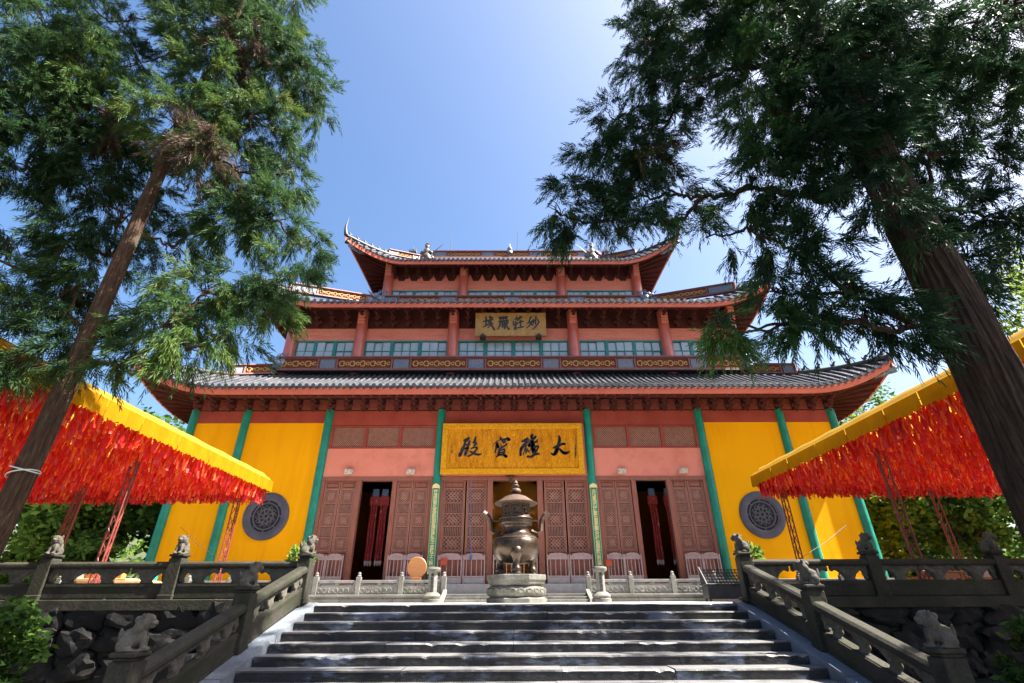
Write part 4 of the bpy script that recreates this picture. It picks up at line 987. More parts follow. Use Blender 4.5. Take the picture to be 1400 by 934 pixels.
for s in (-1, 1):    # upswept handles
    pts = [(s*.50, 0, 1.30), (s*.70, 0, 1.24), (s*.80, 0, 1.30), (s*.82, 0, 1.50), (s*.86, 0, 1.68), (s*.96, 0, 1.80), (s*1.08, 0, 1.88)]
    h = MB(); prev = None
    for p, q, w0, w1 in zip(pts[:-1], pts[1:], (.09, .10, .11, .11, .12, .14), (.10, .11, .11, .12, .14, .15)):
        h.tube([p, q], [w0*.62, w1*.62], 4)
    h.box(s*.52-.005, s*.8+.005, -.015, .015, 1.60, 1.63)
    ob('handle', h.mesh('handle', fix=True), 'bronze2', bn, L0)
nk = ob('lid_drum', MB().lathe([(.42, 1.72), (.42, 2.12)], 32).mesh('lid_drum', smooth=False), 'iron', bn, L0)
m = MB()     # pierced key-fret wall of the lid
for i in range(8):
    a = 2*math.pi*i/8; 
    def pw(u, z, a=a): q = a+u*.36; return (.455*math.cos(q), .455*math.sin(q), z)
    for path in ([(-.9, 1.76), (.9, 1.76)], [(-.9, 2.08), (.9, 2.08)], [(-.7, 1.76), (-.7, 2.0), (.1, 2.0), (.1, 1.86), (-.35, 1.86)], [(.7, 2.08), (.7, 1.84), (.4, 1.84), (.4, 2.0)]):
        for (u0, z0), (u1, z1) in zip(path[:-1], path[1:]): m.bar(pw(u0, z0), pw(u1, z1), .05, .05)
    m.bar(pw(1.08, 1.72), pw(1.08, 2.12), .05, .06)
ob('pierced_fret', m.mesh('pierced_fret', fix=True), 'bronze2', bn, L0)
m = MB().lathe([(.48, 1.70), (.50, 1.72), (.48, 1.75)], 40, closed=False); m.lathe([(.46, 2.10), (.47, 2.13), (.44, 2.16)], 40, closed=False); ob('drum_ring', m.mesh('drum_ring', smooth=True), 'bronze2', bn, L0)
lid = MB().lathe([(.40, 2.12), (.70, 2.14), (.72, 2.18), (.62, 2.22), (.50, 2.30), (.36, 2.40), (.20, 2.46), (.11, 2.48), (.09, 2.52), (.18, 2.56), (.19, 2.62), (.14, 2.68), (.09, 2.70), (.125, 2.74), (.125, 2.79), (.08, 2.82), (.07, 2.84), (.09, 2.88), (.06, 2.93), (.025, 2.97), (.01, 3.0)], 40)
ob('lid', sharp(lid.mesh('lid'), 50), 'bronze2', bn, L0, scl=(1, 1, .945)).location.z += .115

# ================================================================== ROOF ORNAMENTS
DRAGON = blob('dragon', [((0, 0, .3), (.28, .2, .25)), ((.2, 0, .55), (.24, .17, .2)), ((.42, 0, .55), (.2, .13, .12)), ((.4, 0, .42), (.16, .11, .06)), ((-.2, 0, .5), (.18, .15, .25)), ((-.3, 0, .8), (.12, .1, .2)), ((.05, .18, .35), (.2, .1, .2)), ((.05, -.18, .35), (.2, .1, .2)), ((.3, .1, .68), (.07, .07, .07)), ((.3, -.1, .68), (.07, .07, .07)), ((0, -.1, .1), (.35, .2, .12))],
    voxel=.04, noise=.03, spikes=[((.1, 0, .7), (-.1, 0, 1.1), .08, .02), ((.2, .12, .65), (.05, .2, .98), .06, .02), ((.2, -.12, .65), (.05, -.2, .98), .06, .02), ((-.3, 0, .9), (-.5, 0, 1.2), .09, .02), ((-.3, 0, .8), (-.1, 0, 1.15), .07, .02), ((.55, 0, .6), (.8, 0, .8), .05, .02), ((.5, .1, .5), (.75, .2, .45), .04, .02), ((.5, -.1, .5), (.75, -.2, .45), .04, .02)])
HEAD = blob('dragon_head', [((0, 0, 0), (.42, .16, .16)), ((.35, 0, .06), (.26, .13, .08)), ((.35, 0, -.08), (.24, .11, .05)), ((.1, .1, .14), (.09, .07, .08)), ((.1, -.1, .14), (.09, .07, .08)), ((-.3, 0, .02), (.3, .2, .2))], voxel=.035, noise=.025,
    spikes=[((-.1, .08, .12), (-.45, .2, .4), .06, .02), ((-.1, -.08, .12), (-.45, -.2, .4), .06, .02), ((.5, 0, .1), (.68, 0, .28), .05, .02)])
WARR = blob('warrior', [((0, 0, .35), (.34, .28, .38)), ((0, 0, .85), (.28, .2, .35)), ((0, 0, 1.35), (.15, .14, .18)), ((.3, -.1, .8), (.22, .1, .12), (0, .6, 0)), ((-.3, -.1, .8), (.22, .1, .12), (0, -.6, 0)), ((.22, -.1, .12), (.2, .2, .15)), ((-.22, -.1, .12), (.2, .2, .15)), ((-.45, 0, .5), (.2, .15, .25)), ((.42, 0, .35), (.2, .15, .2))], voxel=.05, noise=.04,
    spikes=[((0, 0, 1.4), (.32*math.sin(a), 0, 1.4+.42*math.cos(a)), .05, .025) for a in (-1.1, -.7, -.3, .1, .5, .9, 1.2)])
GRP = 'glazed dragons on the ridge corners'
for s in (-1, 1):
    for (x, y, z, sc, lb) in ((13.85, 26.05, 12.05, 1.0, 'blue glazed dragon on the ridge corner above the lower roof, '), (9.75, 30.2, 19.15, 1.15, 'blue glazed dragon on the ridge corner above the middle roof, ')):
        tag(ob('roof_dragon', DRAGON, 'ceramic', None, (s*x, y, z), rot=(0, 0, -.5 if s > 0 else math.pi+.5), scl=(sc,)*3), lb+SIDE[s].replace(' side', ' end'), 'roof ornament', GRP)
    for rf, f, lb in ((R1, .9, 'lower'), (R3, .86, 'top')):
        p = rf.P(0, s*rf.half(0, f), f)+Vector((0, 0, -.62)); ang = -math.pi/4 if s > 0 else -3*math.pi/4
        tag(ob('dragon_head', HEAD, 'ceramic', None, p+Vector((s*.05, -.05, 0)), rot=(0, 0, ang), scl=(1.25,)*3), 'painted dragon head under the %s roof corner, %s' % (lb, SIDE[s].replace(' side', ' end')), 'roof ornament', 'dragon heads under the eave corners')
        q = rf.P(0, s*rf.half(0, 1), 1)+Vector((-s*.12, .12, -.35))
        b = MB().lathe([(.02, .16), (.07, .14), (.10, .02), (.15, -.12), (.14, -.13), (.02, -.02)], 14); b.tube([(0, 0, .3), (0, 0, .14)], .012, 6); b.tube([(0, 0, -.02), (0, 0, -.2)], .02, 6)
        tag(ob('wind_bell', sharp(b.mesh('wind_bell'), 45), 'bronze', None, q, scl=(1.2,)*3), 'small dark wind bell hanging from the %s roof tip, %s' % (lb, SIDE[s].replace(' side', ' end')), 'bell', 'wind bells at the roof tips')
    p = atY(583 if s < 0 else 810, 351, 32.9)
    wv = thing('roof_warrior', (p.x, 32.9, p.z-.5), 'glazed warrior figure with spiked crown on the top roof, '+SIDE[s].replace(' side', ' end'), 'roof ornament', 'warrior figures on the top roof')
    ob('figure', WARR, 'ceramic_red', wv, (p.x, 32.9, p.z-.5), scl=(1.12,)*3)
    m = MB().tube([(p.x+.3*-s, 32.8, p.z+.1), (p.x-s*1.35, 32.7, p.z+1.15)], [.05, .015], 6); ob('lance', m.mesh('lance'), 'rod', wv)
    # pavilion-like ridge end post beside the figure and low ridge wall towards the corner
    m = MB(); xp = p.x+s*1.15
    m.box(xp-.18, xp+.18, 32.7, 33.1, p.z-.9, p.z+.35); m.box(xp-.3, xp+.3, 32.6, 33.2, p.z+.35, p.z+.55); m.box(xp-.12, xp+.12, 32.78, 33.02, p.z+.55, p.z+.75); m.tube([(xp, 32.9, p.z+.7), (xp, 32.9, p.z+1.1)], [.03, .01], 6)
    ob('ridge_post', m.mesh('ridge_post', bevel=.02, fix=True), 'ceramic', hall)
    x1 = atY(537 if s < 0 else 862, 350, 31.9)
    A, B = ((x1.x, 31.9), (xp, 32.7)) if s < 0 else ((xp, 32.7), (x1.x, 31.9))
    frieze(hall, A, B, x1.z-.55, x1.z+.2, [('p', 1), ('f', 2)] if s < 0 else [('f', 2), ('p', 1)], .26)
    for (dx, h_, b_) in ((-.5, .7, .35), (-.95, .55, .3), (-1.6, .35, .1)):
        a = Vector((x1.x-s*dx, 31.6+dx*.3, x1.z-.55)); m = MB().tube([a, a+Vector((s*.1, 0, h_*.5)), a+Vector((s*b_, 0, h_*.7)), a+Vector((s*b_*1.2, 0, h_*1.2))], [.05, .04, .03, .015], 6); ob('ridge_antler', m.mesh('ridge_antler'), 'ceramic_red', hall)
jw = atY(697, 347, YM); m = MB().lathe([(.28, -.1), (.3, .1), (.16, .25), (.26, .42), (.2, .6), (.08, .75), (.02, 1.1)], 16); tag(ob('ridge_jewel', sharp(m.mesh('ridge_jewel'), 50), 'ceramic', None, (jw.x, YM-.1, jw.z-.02)), 'small jewel finial in the middle of the top roof ridge', 'roof ornament')
for (px, py, ex) in ((617, 312, 'near the warrior, round signboard side'), (707, 314, 'beside the jewel finial'), (779, 330, 'near the warrior, candle rack side')):
    a = atY(px, 350, YM-.2); b = atY(px+.5, py, YM-.2); m = MB().tube([(a.x, YM-.2, a.z-.4), (b.x, YM-.2, b.z)], [.045, .012], 6)
    tag(ob('lightning_rod', m.mesh('lightning_rod'), 'rod', None), 'thin lightning rod on the top roof ridge '+ex, 'lightning rod', 'lightning rods')

# ================================================================== IN FRONT OF THE HALL
LOWP = MB().box(-.09, .09, -.09, .09, 0, .60); LOWP.lathe([(.07, .60), (.085, .64), (.05, .68), (.07, .72), (.03, .77)], 12); LOWP = LOWP.mesh('post', bevel=.01)
for s in (-1, 1):
    t = thing('plinth_balustrade', (s*9, PYF+.12, .275), 'low pale carved stone balustrade on the hall plinth on '+SIDE[s], 'balustrade')
    xs = [s*(2.75+1.62*k) for k in range(10)]
    for k, x in enumerate(xs):
        ob('post', LOWP, 'palestone', t, (x, PYF+.12, .272))
        if k < 9:
            a, b = sorted((x, xs[k+1])); a += .085; b -= .085
            m = MB(); m.box(a, b, PYF+.07, PYF+.17, .272, .56); low = ob('panel', m.mesh('panel', bevel=.008), 'palestone', t)
            rl = MB()
            for i in range(7):
                c = a+(b-a)*(i+.5)/7
                torus_arc(rl, (c, .415), .075, i, i+4.8, .014, 10, PYF+.066)
            ob('relief', rl.mesh('relief', smooth=True), 'palestone', low)
            m = MB(); m.box(a, b, PYF+.06, PYF+.18, .66, .76); m.box((a+b)/2-.08, (a+b)/2+.08, PYF+.08, PYF+.16, .56, .66); m.box(a, a+.1, PYF+.08, PYF+.16, .56, .66); m.box(b-.1, b, PYF+.08, PYF+.16, .56, .66)
            ob('rail', m.mesh('rail', bevel=.01, fix=True), 'palestone', t)
    # sutra pillars
    c = (s*2.98, 19.35, 0)
    sp = thing('sutra_pillar', c, 'short pale carved stone pillar with lotus cap on '+SIDE[s], 'stone pillar')
    ob('lotus_base', sharp(ngon_prof([(.34, 0), (.34, .10), (.30, .12), (.33, .20), (.26, .28), (.20, .32)], 12).mesh('lotus_base'), 40), 'stone', sp, c)
    ob('shaft', ngon_prof([(.165, .30), (.16, .95)], 8).mesh('shaft', bevel=.008), 'palestone', sp, c)
    m = MB()
    for k in range(5): 
        me = textmesh('南無阿彌陀'[k], .12, .003, .002, 'pillar_character'); me.transform(Matrix.Rotation(math.pi/2, 4, 'X')); ob('pillar_character', me, 'iron', sp, (c[0], c[1]-.155, .86-k*.125))
    ob('lotus_cap', sharp(ngon_prof([(.17, .94), (.25, .99), (.27, 1.06), (.24, 1.12), (.12, 1.14)], 12).mesh('lotus_cap'), 40), 'stone', sp, c)
# wooden round sign
c = atY(570, 776, 21.3)
ws = thing('wooden_signboard', (c.x, 21.3, .275), 'round orange wooden signboard on a post behind the plinth balustrade', 'sign')
m = MB().lathe([(.37, -.02), (.39, 0), (.37, .02)], 40); me = m.mesh('disc'); me.transform(Matrix.Rotation(math.pi/2, 4, 'X')); ob('disc', sharp(me, 40), 'wood', ws, (c.x, 21.3, c.z))
m = MB(); m.box(c.x-.05, c.x+.05, 21.31, 21.36, .275, c.z-.3); m.box(c.x-.18, c.x+.18, 21.15, 21.5, .275, .32); m.box(c.x-.2, c.x+.2, 21.27, 21.33, c.z-.44, c.z-.36); ob('stand', m.mesh('stand', bevel=.006, fix=True), 'wood', ws)
# candle rack
c = atY(993, 800, 18.6); x = c.x
rk = thing('candle_rack', (x, 18.6, 0), 'black iron candle rack with sloping grid top at the plinth', 'candle rack')
m = MB(); m.box(x-.75, x+.75, 18.35, 18.9, .08, .50)
for a in (-.68, .68):
    for b in (18.42, 18.83): m.box(x+a-.03, x+a+.03, b-.03, b+.03, 0, .1)
m.box(x-.8, x+.8, 18.3, 18.95, .50, .54); ob('box', m.mesh('box', bevel=.01, fix=True), 'iron', rk)
for k in range(5):
    q = MB(); zz = .56+.10*k; yy = 18.4+.1*k; q.box(x-.72, x+.72, yy, yy+.03, zz, zz+.03); 
    for i in range(13): q.box(x-.7+i*.116-.012, x-.7+i*.116+.012, yy-.01, yy+.02, zz-.1 if k else zz-.02, zz+.05)
    ob('grid_row', q.mesh('grid_row', fix=True), 'iron', rk)
m = MB(); 
for a in (-.74, .74): m.add([(x+a-.02, 18.35, .54), (x+a-.02, 18.9, .54), (x+a-.02, 18.9, 1.08), (x+a+.02, 18.35, .54), (x+a+.02, 18.9, .54), (x+a+.02, 18.9, 1.08)], [(0, 1, 2), (3, 5, 4), (0, 3, 4, 1), (1, 4, 5, 2), (0, 2, 5, 3)])
ob('rack_side', m.mesh('rack_side', fix=True), 'iron', rk)
# pull cord by the middle door, small red boxes on the gates
a = atY(645, 657, 23.5); b = atY(644, 757, 23.5)
pc = thing('pull_cord', (b.x, 23.5, b.z), 'thin blue cord hanging over the closed middle door', 'cord')
ob('cord', MB().tube([(a.x, 23.5, a.z+.06), (a.x-.02, 23.5, (a.z+b.z)/2), (b.x, 23.5, b.z)], .014, 6).mesh('cord'), 'bannerblue', pc)
ob('tassel', MB().lathe([(.02, 0), (.05, -.08), (.055, -.2), (.02, -.32)], 10, (b.x, 23.5, b.z)).mesh('tassel', smooth=True), 'bannerblue', pc)
for px, py, ex in ((607, 768, 'middle'), (832, 770, 'side')):
    p = atY(px, py, 23.5); m = MB(); m.box(p.x-.13, p.x+.13, 23.44, 23.58, p.z-.13, p.z+.10); m.box(p.x-.15, p.x+.15, 23.42, 23.58, p.z+.10, p.z+.14); m.box(p.x-.06, p.x+.06, 23.43, 23.445, p.z+.03, p.z+.05)
    tag(ob('red_box', m.mesh('red_box', bevel=.006, fix=True), 'redbox', None), 'small red box fixed to the low gate of the %s doorway' % ex, 'box')
# fitting above the middle door
p = atY(698, 652, 23.8); m = MB(); m.box(p.x-.22, p.x+.22, 23.75, 23.9, p.z+.02, p.z+.07); m.box(p.x-.05, p.x+.05, 23.72, 23.9, p.z-.18, p.z+.03); m.lathe([(.02, -.3), (.09, -.2), (.03, -.1)], 10, (p.x, 23.8, p.z)); tag(ob('lintel_lamp', m.mesh('lintel_lamp', fix=True), 'bronze2', None), 'small dark fitting under the plaque over the middle doorway', 'fitting')

# ================================================================== INSIDE: banners and the gilded statue
def banner(xc, y, wd, label):
    t = thing('banner', (xc, y, 1.6), label, 'banner', 'red banners inside the doorways')
    m = MB().box(xc-.16, xc+.16, y-.03, y+.03, 4.72, 5.1); ob('blue_top', m.mesh('blue_top', bevel=.01), 'bannerblue', t)
    m = MB(); m.box(xc-wd/2-.06, xc+wd/2+.06, y-.05, y+.05, 4.36, 4.72)
    for i in range(5): m.prism([(xc-wd/2-.06+(wd+.12)*i/5, 4.37), (xc-wd/2-.06+(wd+.12)*(i+1)/5, 4.37), (xc-wd/2-.06+(wd+.12)*(i+.5)/5, 4.22)], y-.04, y+.04)
    ob('valance', m.mesh('valance', fix=True), 'banner', t)
    n = 3; sw = wd/n*.8
    for i in range(n):
        x = xc-wd/2+wd*(i+.5)/n; rows = []
        for j in range(15):
            z = 4.36-(4.36-1.75)*j/14; rows.append([(x+sw*u, y+.04*math.sin(j*.7+i)+.03*math.cos(u*6), z) for u in (-.5, -.25, 0, .25, .5)])
        q = MB().grid(rows); ob('strip', q.mesh('strip', smooth=True), 'banner', t)
        q = MB(); q.prism([(x-sw/2, 1.76), (x+sw/2, 1.76), (x+sw/2, 1.62), (x, 1.5), (x-sw/2, 1.62)], y-.01, y+.012); ob('tip', q.mesh('tip', fix=True), 'bannerwhite', t)
for px, wd, lb in ((511, .62, 'red banner with pale tips inside the doorway beside the signboard, next to the opened leaf'), (524, .62, 'red banner with pale tips hanging mid-way in the doorway beside the signboard'), (894, .62, 'red banner with pale tips inside the other side doorway, nearer the middle bay'), (916, .62, 'red banner with pale tips inside the other side doorway, nearer the yellow wall')):
    p = atY(px, 700, 25.6); banner(p.x, 25.6, wd*.6, lb)
st = thing('gilded_statue', (0, 28.6, FZ), 'huge gilded seated statue glimpsed through the middle doorway', 'statue')
GB = blob('statue_body', [((0, 0, 1.2), (2.6, 1.7, 1.2)), ((-1.5, -.8, .9), (1.4, .9, .7)), ((1.5, -.8, .9), (1.4, .9, .7)), ((0, .2, 3.2), (1.5, 1.1, 1.9)), ((-1.5, -.1, 3.0), (.6, .6, 1.4), (0, .25, 0)), ((1.5, -.1, 3.0), (.6, .6, 1.4), (0, -.25, 0)), ((0, -1., 2.1), (1.1, .6, .35)), ((0, .1, 5.0), (.5, .5, .6)), ((0, 0, 5.9), (.85, .85, 1.0)), ((-.85, 0, 5.7), (.12, .2, .5)), ((.85, 0, 5.7), (.12, .2, .5)), ((0, .1, 6.8), (.45, .45, .4))], voxel=.11, noise=0)
n_ = len(GB.vertices); co = np.empty(n_*3, np.float32); GB.vertices.foreach_get('co', co); co = co.reshape(-1, 3); nm = np.empty(n_*3, np.float32); GB.vertices.foreach_get('normal', nm); nm = nm.reshape(-1, 3)
fold = np.sin(6*np.sqrt((co[:, 0]*1.1)**2+(co[:, 2]-4.6)**2)+1.5*np.sin(co[:, 0]*2))*.06*(co[:, 2] < 4.7)
GB.vertices.foreach_set('co', (co+nm*fold[:, None]).ravel()); GB.update()
ob('body', GB, 'gold', st, (0, 28.6, FZ+.9)); ob('lotus_throne', sharp(MB().lathe([(2.6, 0), (2.9, .3), (2.3, .6), (2.7, .9), (2.6, 1.1)], 32).mesh('lotus_throne'), 40), 'gold', st, (0, 28.6, FZ))

# ================================================================== RIBBON CANOPIES
def mastmesh(h, w=.19):
    m = MB(); legs = [(-w/2, -w/2), (w/2, -w/2), (0, w/2)]
    for x, y in legs: m.tube([(x, y, 0), (x, y, h)], .024, 6)
    n = int(h/.34)
    for i in range(n):
        z0, z1 = h*i/n, h*(i+1)/n
        for (a, b) in ((0, 1), (1, 2), (2, 0)):
            A, B = (legs[a], legs[b]) if i % 2 else (legs[b], legs[a]); m.tube([(A[0], A[1], z0), (B[0], B[1], z1)], .013, 5)
    m.box(-w*.8, w*.8, -w*.8, w*.8, -.02, .02); return m.mesh('mast')
MAST = mastmesh(4.05); MASTL = mastmesh(4.05-GZ)
RM = []
for i in range(15):
    L = random.uniform(.42, .70); w = random.uniform(.04, .075); m = MB(); rows = []; a0 = random.uniform(0, 3); tw = random.uniform(-.7, .7)
    for j in range(8):
        f = j/7; a = a0+tw*f; sw = .03*math.sin(f*4+i); rows.append([(sw+math.cos(a)*w*u, .04*math.sin(f*5+i*2)+math.sin(a)*w*u, -L*f) for u in (-.5, .5)])
    m.grid(rows); RM.append((m, i % 5))
RMESH = []
for m, k in RM:
    me = m.mesh('prayer_ribbon', smooth=True); me.materials.append(MT['rib%d' % k]); RMESH.append(me)
CYF, CYN = 20.0, 6.6
for s in (-1, 1):
    xi = -9.72 if s < 0 else 9.50; wdt = 9.5; xo = xi+s*wdt; zc = 3.93 if s < 0 else 4.08
    cn = thing('ribbon_canopy', (xi+s*wdt/2, 13.5, 0), 'long yellow cloth canopy on red lattice masts, '+SIDE[s], 'canopy')
    # roof cloth: hipped, slightly sagging
    xm = xi+s*wdt/2; zr_ = zc+1.0+.55; zt_ = zc+.37
    def roofz(x, y):
        d = min(abs(x-xi), abs(xo-x), abs(y-CYF), abs(y-CYN)); f = min(d/.32, 1)
        return zt_+f*.30+min(max(d-.32, 0), 1.4)*.10-.025*abs(math.sin(y*1.9))*f
    rows = []; ny, nx = 70, 40
    fxs = [0, .017, .0337, .06, .10, .15, .25, .35, .5, .65, .75, .85, .90, .94, .9663, .983, 1.0]
    m = MB(); ys = [CYN+(CYF-CYN)*j/ny for j in range(ny-6)]+[CYF-.9, CYF-.6, CYF-.32, CYF-.16, CYF]
    m.grid([[(xi+(xo-xi)*f, y, roofz(xi+(xo-xi)*f, y)) for f in fxs] for y in ys])
    ob('roof_cloth', m.mesh('roof_cloth', smooth=True, fix=True), 'canopytop', cn)
    # valances: inner long side, far end, near end; pleated, zigzag hem
    def valance(A, B, n):
        A = Vector(A); B = Vector(B); d = (B-A); L = d.length; d.normalize(); w = Vector((-d.y, d.x, 0)); m = MB(); top = []; mid = []; bot = []; hem = []
        for i in range(n+1):
            p = A+d*(L*i/n); o = w*(.032*math.sin(i*1.9)+.03*math.sin(i*.63)); top.append(p); mid.append(p+o*.6+Vector((0, 0, -.21))); bot.append(p+o+Vector((0, 0, -.38-.01*math.sin(i*.35)))); hem.append(bot[-1]+Vector((0, 0, -.05 if i % 2 else 0)))
        m.grid([top, mid, bot, hem]); return m
    # slits cut the valance into strips: each strip is its own piece of cloth
    yy = CYN; z0 = zt_+.01
    while yy < CYF-.05:
        y1 = min(CYF, yy+random.uniform(1.0, 1.9)); q = valance((xi, yy+.012, z0), (xi, y1-.012, z0), max(4, int((y1-yy)*14))); ob('valance', q.mesh('valance', smooth=True), 'canopy', cn); yy = y1
    ob('valance', valance((xi, CYF, z0), (xo, CYF, z0), 130).mesh('valance', smooth=True), 'canopy', cn); ob('valance', valance((xo, CYF, z0), (xo, CYN, z0), 130).mesh('valance', smooth=True), 'canopy', cn)
    # overhead net of rods
    m = MB()
    for i in range(13): x = xi+s*(.12+(wdt-.24)*i/12); m.tube([(x, CYN, zc+.23), (x, CYF-.05, zc+.23)], .012, 4)
    for j in range(20): y = CYN+(CYF-.1-CYN)*j/19; m.tube([(xi+s*.05, y, zc+.25), (xo, y, zc+.25)], .015, 4)
    ob('ribbon_net', m.mesh('ribbon_net'), 'maststeel', cn)
    mx = [(-10.73, 19.5), (-16.6, 19.2), (-15.2, 17.6), (-10.9, 14.0), (-17.5, 14.0)] if s < 0 else [(10.35, 19.5), (15.6, 18.8), (17.6, 17.8), (10.5, 14.0), (17.5, 14.0)]
    for x, y in mx: ob('mast', MAST, 'maststeel', cn, (x, y, 0), rot=(0, 0, random.uniform(0, 6)))
    for x, y in ((xi+s*.8, CYN+.3), (xo-s*.5, CYN+.3)): ob('mast', MASTL, 'maststeel', cn, (x, y, GZ))
    a = Vector((mx[0][0], 19.5, 1.35)); b = Vector((s*15.4, 23.95, 3.1)); m = MB().tube([a, a.lerp(b, .5)-Vector((0, 0, .06)), b], .008, 5); ob('guy_wire', m.mesh('guy_wire'), 'wire', cn)
    # ribbons: those along the inner side singly, the rest in one mass
    pos = []
    for i in range(150):
        y = CYF-.15-(CYF-CYN-2.2)*((i+random.random())/150); x = xi+s*(.10+.35*random.random()); pos.append((x, y))
    lab = 'long red prayer ribbon hanging at the rim of the canopy on '+SIDE[s]
    for x, y in pos:
        tag(ob('prayer_ribbon', random.choice(RMESH), None, None, (x, y, zc+.24), rot=(0, 0, random.uniform(0, 6)), scl=(1.05, 1.05, random.uniform(.9, 1.15))), lab, 'ribbon', 'prayer ribbons under the canopies')
    VV = []; FF = []; MI = []; n0 = 0
    base = [(np.array(m.v, np.float32), np.array(m.f, np.int32), k) for m, k in RM]
    NR = 8500
    for i in range(NR):
        v, f, k = base[random.randrange(15)]
        u = random.random(); y = CYF-.1-(CYF-CYN-.3)*random.random(); x = xi+s*(.15+(wdt-.3)*u)
        if random.random() < .2: y = CYF-.1-.5*random.random()
        a = random.uniform(0, 6.28); c_, s_ = math.cos(a), math.sin(a); q = random.uniform(.8, 1.4); lz = random.uniform(.8, 1.2)
        w = np.stack([(v[:, 0]*c_-v[:, 1]*s_)*q+x, (v[:, 0]*s_+v[:, 1]*c_)*q+y, v[:, 2]*lz+zc+.24], 1); VV.append(w); FF.append(f+n0); n0 += len(v); MI.append(np.full(len(f), k))
    me = npmesh('hanging_ribbons', np.concatenate(VV), np.concatenate(FF), mi=np.concatenate(MI))
    for k in range(5): me.materials.append(MT['rib%d' % k])
    tag(ob('hanging_ribbons', me, None, None), 'dense mass of red and orange ribbons hanging under the canopy on '+SIDE[s], 'ribbons', kind='stuff')
# ================================================================== THINGS ON THE TERRACE SEEN THROUGH THE BALUSTRADE
def bench(x, y, w, d, h, label, m_='wood2'):
    t = thing('low_table', (x, y, 0), label, 'table')
    ob('top', MB().box(x-w/2, x+w/2, y-d/2, y+d/2, h-.06, h).mesh('top', bevel=.01), m_, t)
    for a in (-1, 1):
        for b in (-1, 1): ob('leg', MB().box(x+a*(w/2-.08)-.04, x+a*(w/2-.08)+.04, y+b*(d/2-.08)-.04, y+b*(d/2-.08)+.04, 0, h-.06).mesh('leg'), m_, t)
    ob('apron', MB().box(x-w/2+.1, x+w/2-.1, y-d/2+.04, y-d/2+.07, h-.2, h-.06).mesh('apron'), m_, t); return t
p = atY(148, 786, 14.6); bench(p.x, 14.6, 1.5, .7, .62, 'low sawn wooden table behind the terrace balustrade near the lattice masts')
m = MB(); m.box(-.5, .1, -.12, .12, 0, .08); m.box(.18, .42, -.1, .1, 0, .2); m.box(-.62, .3, -.05, .03, .08, .13); tag(ob('wood_offcuts', m.mesh('wood_offcuts', fix=True), 'wood', None, (p.x, 14.6, .62)), 'orange wooden pieces lying on the low sawn table', 'wood')
p = atY(193, 790, 14.2); bench(p.x, 14.2, .9, .6, .55, 'short pale bench behind the terrace balustrade beside a green bottle')
b = MB().lathe([(.10, 0), (.11, .03), (.11, .2), (.05, .27), (.03, .34), (.04, .36)], 14); tag(ob('green_bottle', sharp(b.mesh('green_bottle'), 40), 'green', None, (p.x+.3, 14.2, .55)), 'green bottle standing on the short pale bench', 'bottle')
p = atY(107, 783, 14.4); m = MB(); m.add([(-.24, -.15, 0), (.24, -.15, 0), (.24, .15, 0), (-.24, .15, 0), (-.17, -.12, .7), (.12, -.12, .74), (.12, .12, .74), (-.17, .12, .7)], [(0, 3, 2, 1), (4, 5, 6, 7), (0, 1, 5, 4), (1, 2, 6, 5), (2, 3, 7, 6), (3, 0, 4, 7)]); tag(ob('stone_tablet', m.mesh('stone_tablet', bevel=.04), 'stone', None, (p.x, 14.4, 0)), 'squat grey stone tablet behind the terrace balustrade', 'stone')
for px in (1255, 1290, 1335):
    p = atY(px, 786, 14.8); bench(p.x, 14.8, .8, .5, .58 if px != 1290 else .75, {1255: 'short brown bench behind the balustrade under the ribbons', 1290: 'taller brown offering table between two short benches', 1335: 'short brown bench beside the leaning white board'}[px], 'wood')
p = atY(1362, 786, 14.6); m = MB(); m.box(-.28, .28, -.02, .02, 0, .8, Matrix.Rotation(-.35, 4, 'X')); tag(ob('white_board', m.mesh('white_board', bevel=.01), 'whitepanel', None, (p.x, 14.6, 0)), 'white board leaning behind the terrace balustrade', 'board')
# ================================================================== VEGETATION
def unit(v): return v/np.maximum(1e-9, np.linalg.norm(v, axis=-1, keepdims=True))
def tassels(A, D, L, tint, nn=14, nl=.15, nw=.02, ang=.55):
    """hanging sprays: nn slender diamond-shaped shoots around each axis"""
    N = len(A); f = (np.arange(nn)+.3)/nn; f = f[None, :]+RNG.uniform(-.03, .03, (N, nn))
    D = unit(D); ref = unit(RNG.normal(size=(N, 3))); U = unit(np.cross(D, ref)); W = np.cross(D, U)
    sag = np.zeros((N, nn, 3)); sag[..., 2] = -(f**2)*.12
    base = A[:, None, :]+D[:, None, :]*(L[:, None]*f)[..., None]+sag*L[:, None, None]*2
    ph = RNG.uniform(0, 6.28, (N, 1))+np.arange(nn)[None, :]*2.4
    a = ang*(1.15-.55*f)+RNG.uniform(-.15, .15, (N, nn))
    rad = U[:, None, :]*np.cos(ph)[..., None]+W[:, None, :]*np.sin(ph)[..., None]
    d = D[:, None, :]*np.cos(a)[..., None]+rad*np.sin(a)[..., None]; d[..., 2] -= .18; d = unit(d)
    ln = nl*RNG.uniform(.7, 1.3, (N, nn))*(1.1-.35*f)
    side = unit(np.cross(d, RNG.normal(size=(N, nn, 3))))*(nw*.5)
    p0 = base; p2 = base+d*ln[..., None]; pm = base+d*(ln*.45)[..., None]; p2 = p2+np.array([0, 0, -1.])*(ln*.12)[..., None]
    V = np.stack([p0, pm+side, p2, pm-side], 2).reshape(-1, 3)
    Fq = np.arange(len(V)).reshape(-1, 4)
    T = np.repeat(np.clip(tint[:, None]+RNG.uniform(-.06, .06, (N, nn)), 0, 1).ravel(), 4)
    return V, Fq, T
def ell(C, r, n, shell=.35):
    d = unit(RNG.normal(size=(n, 3))); k = RNG.uniform(shell, 1, (n, 1))**.6; return C+d*k*r, d
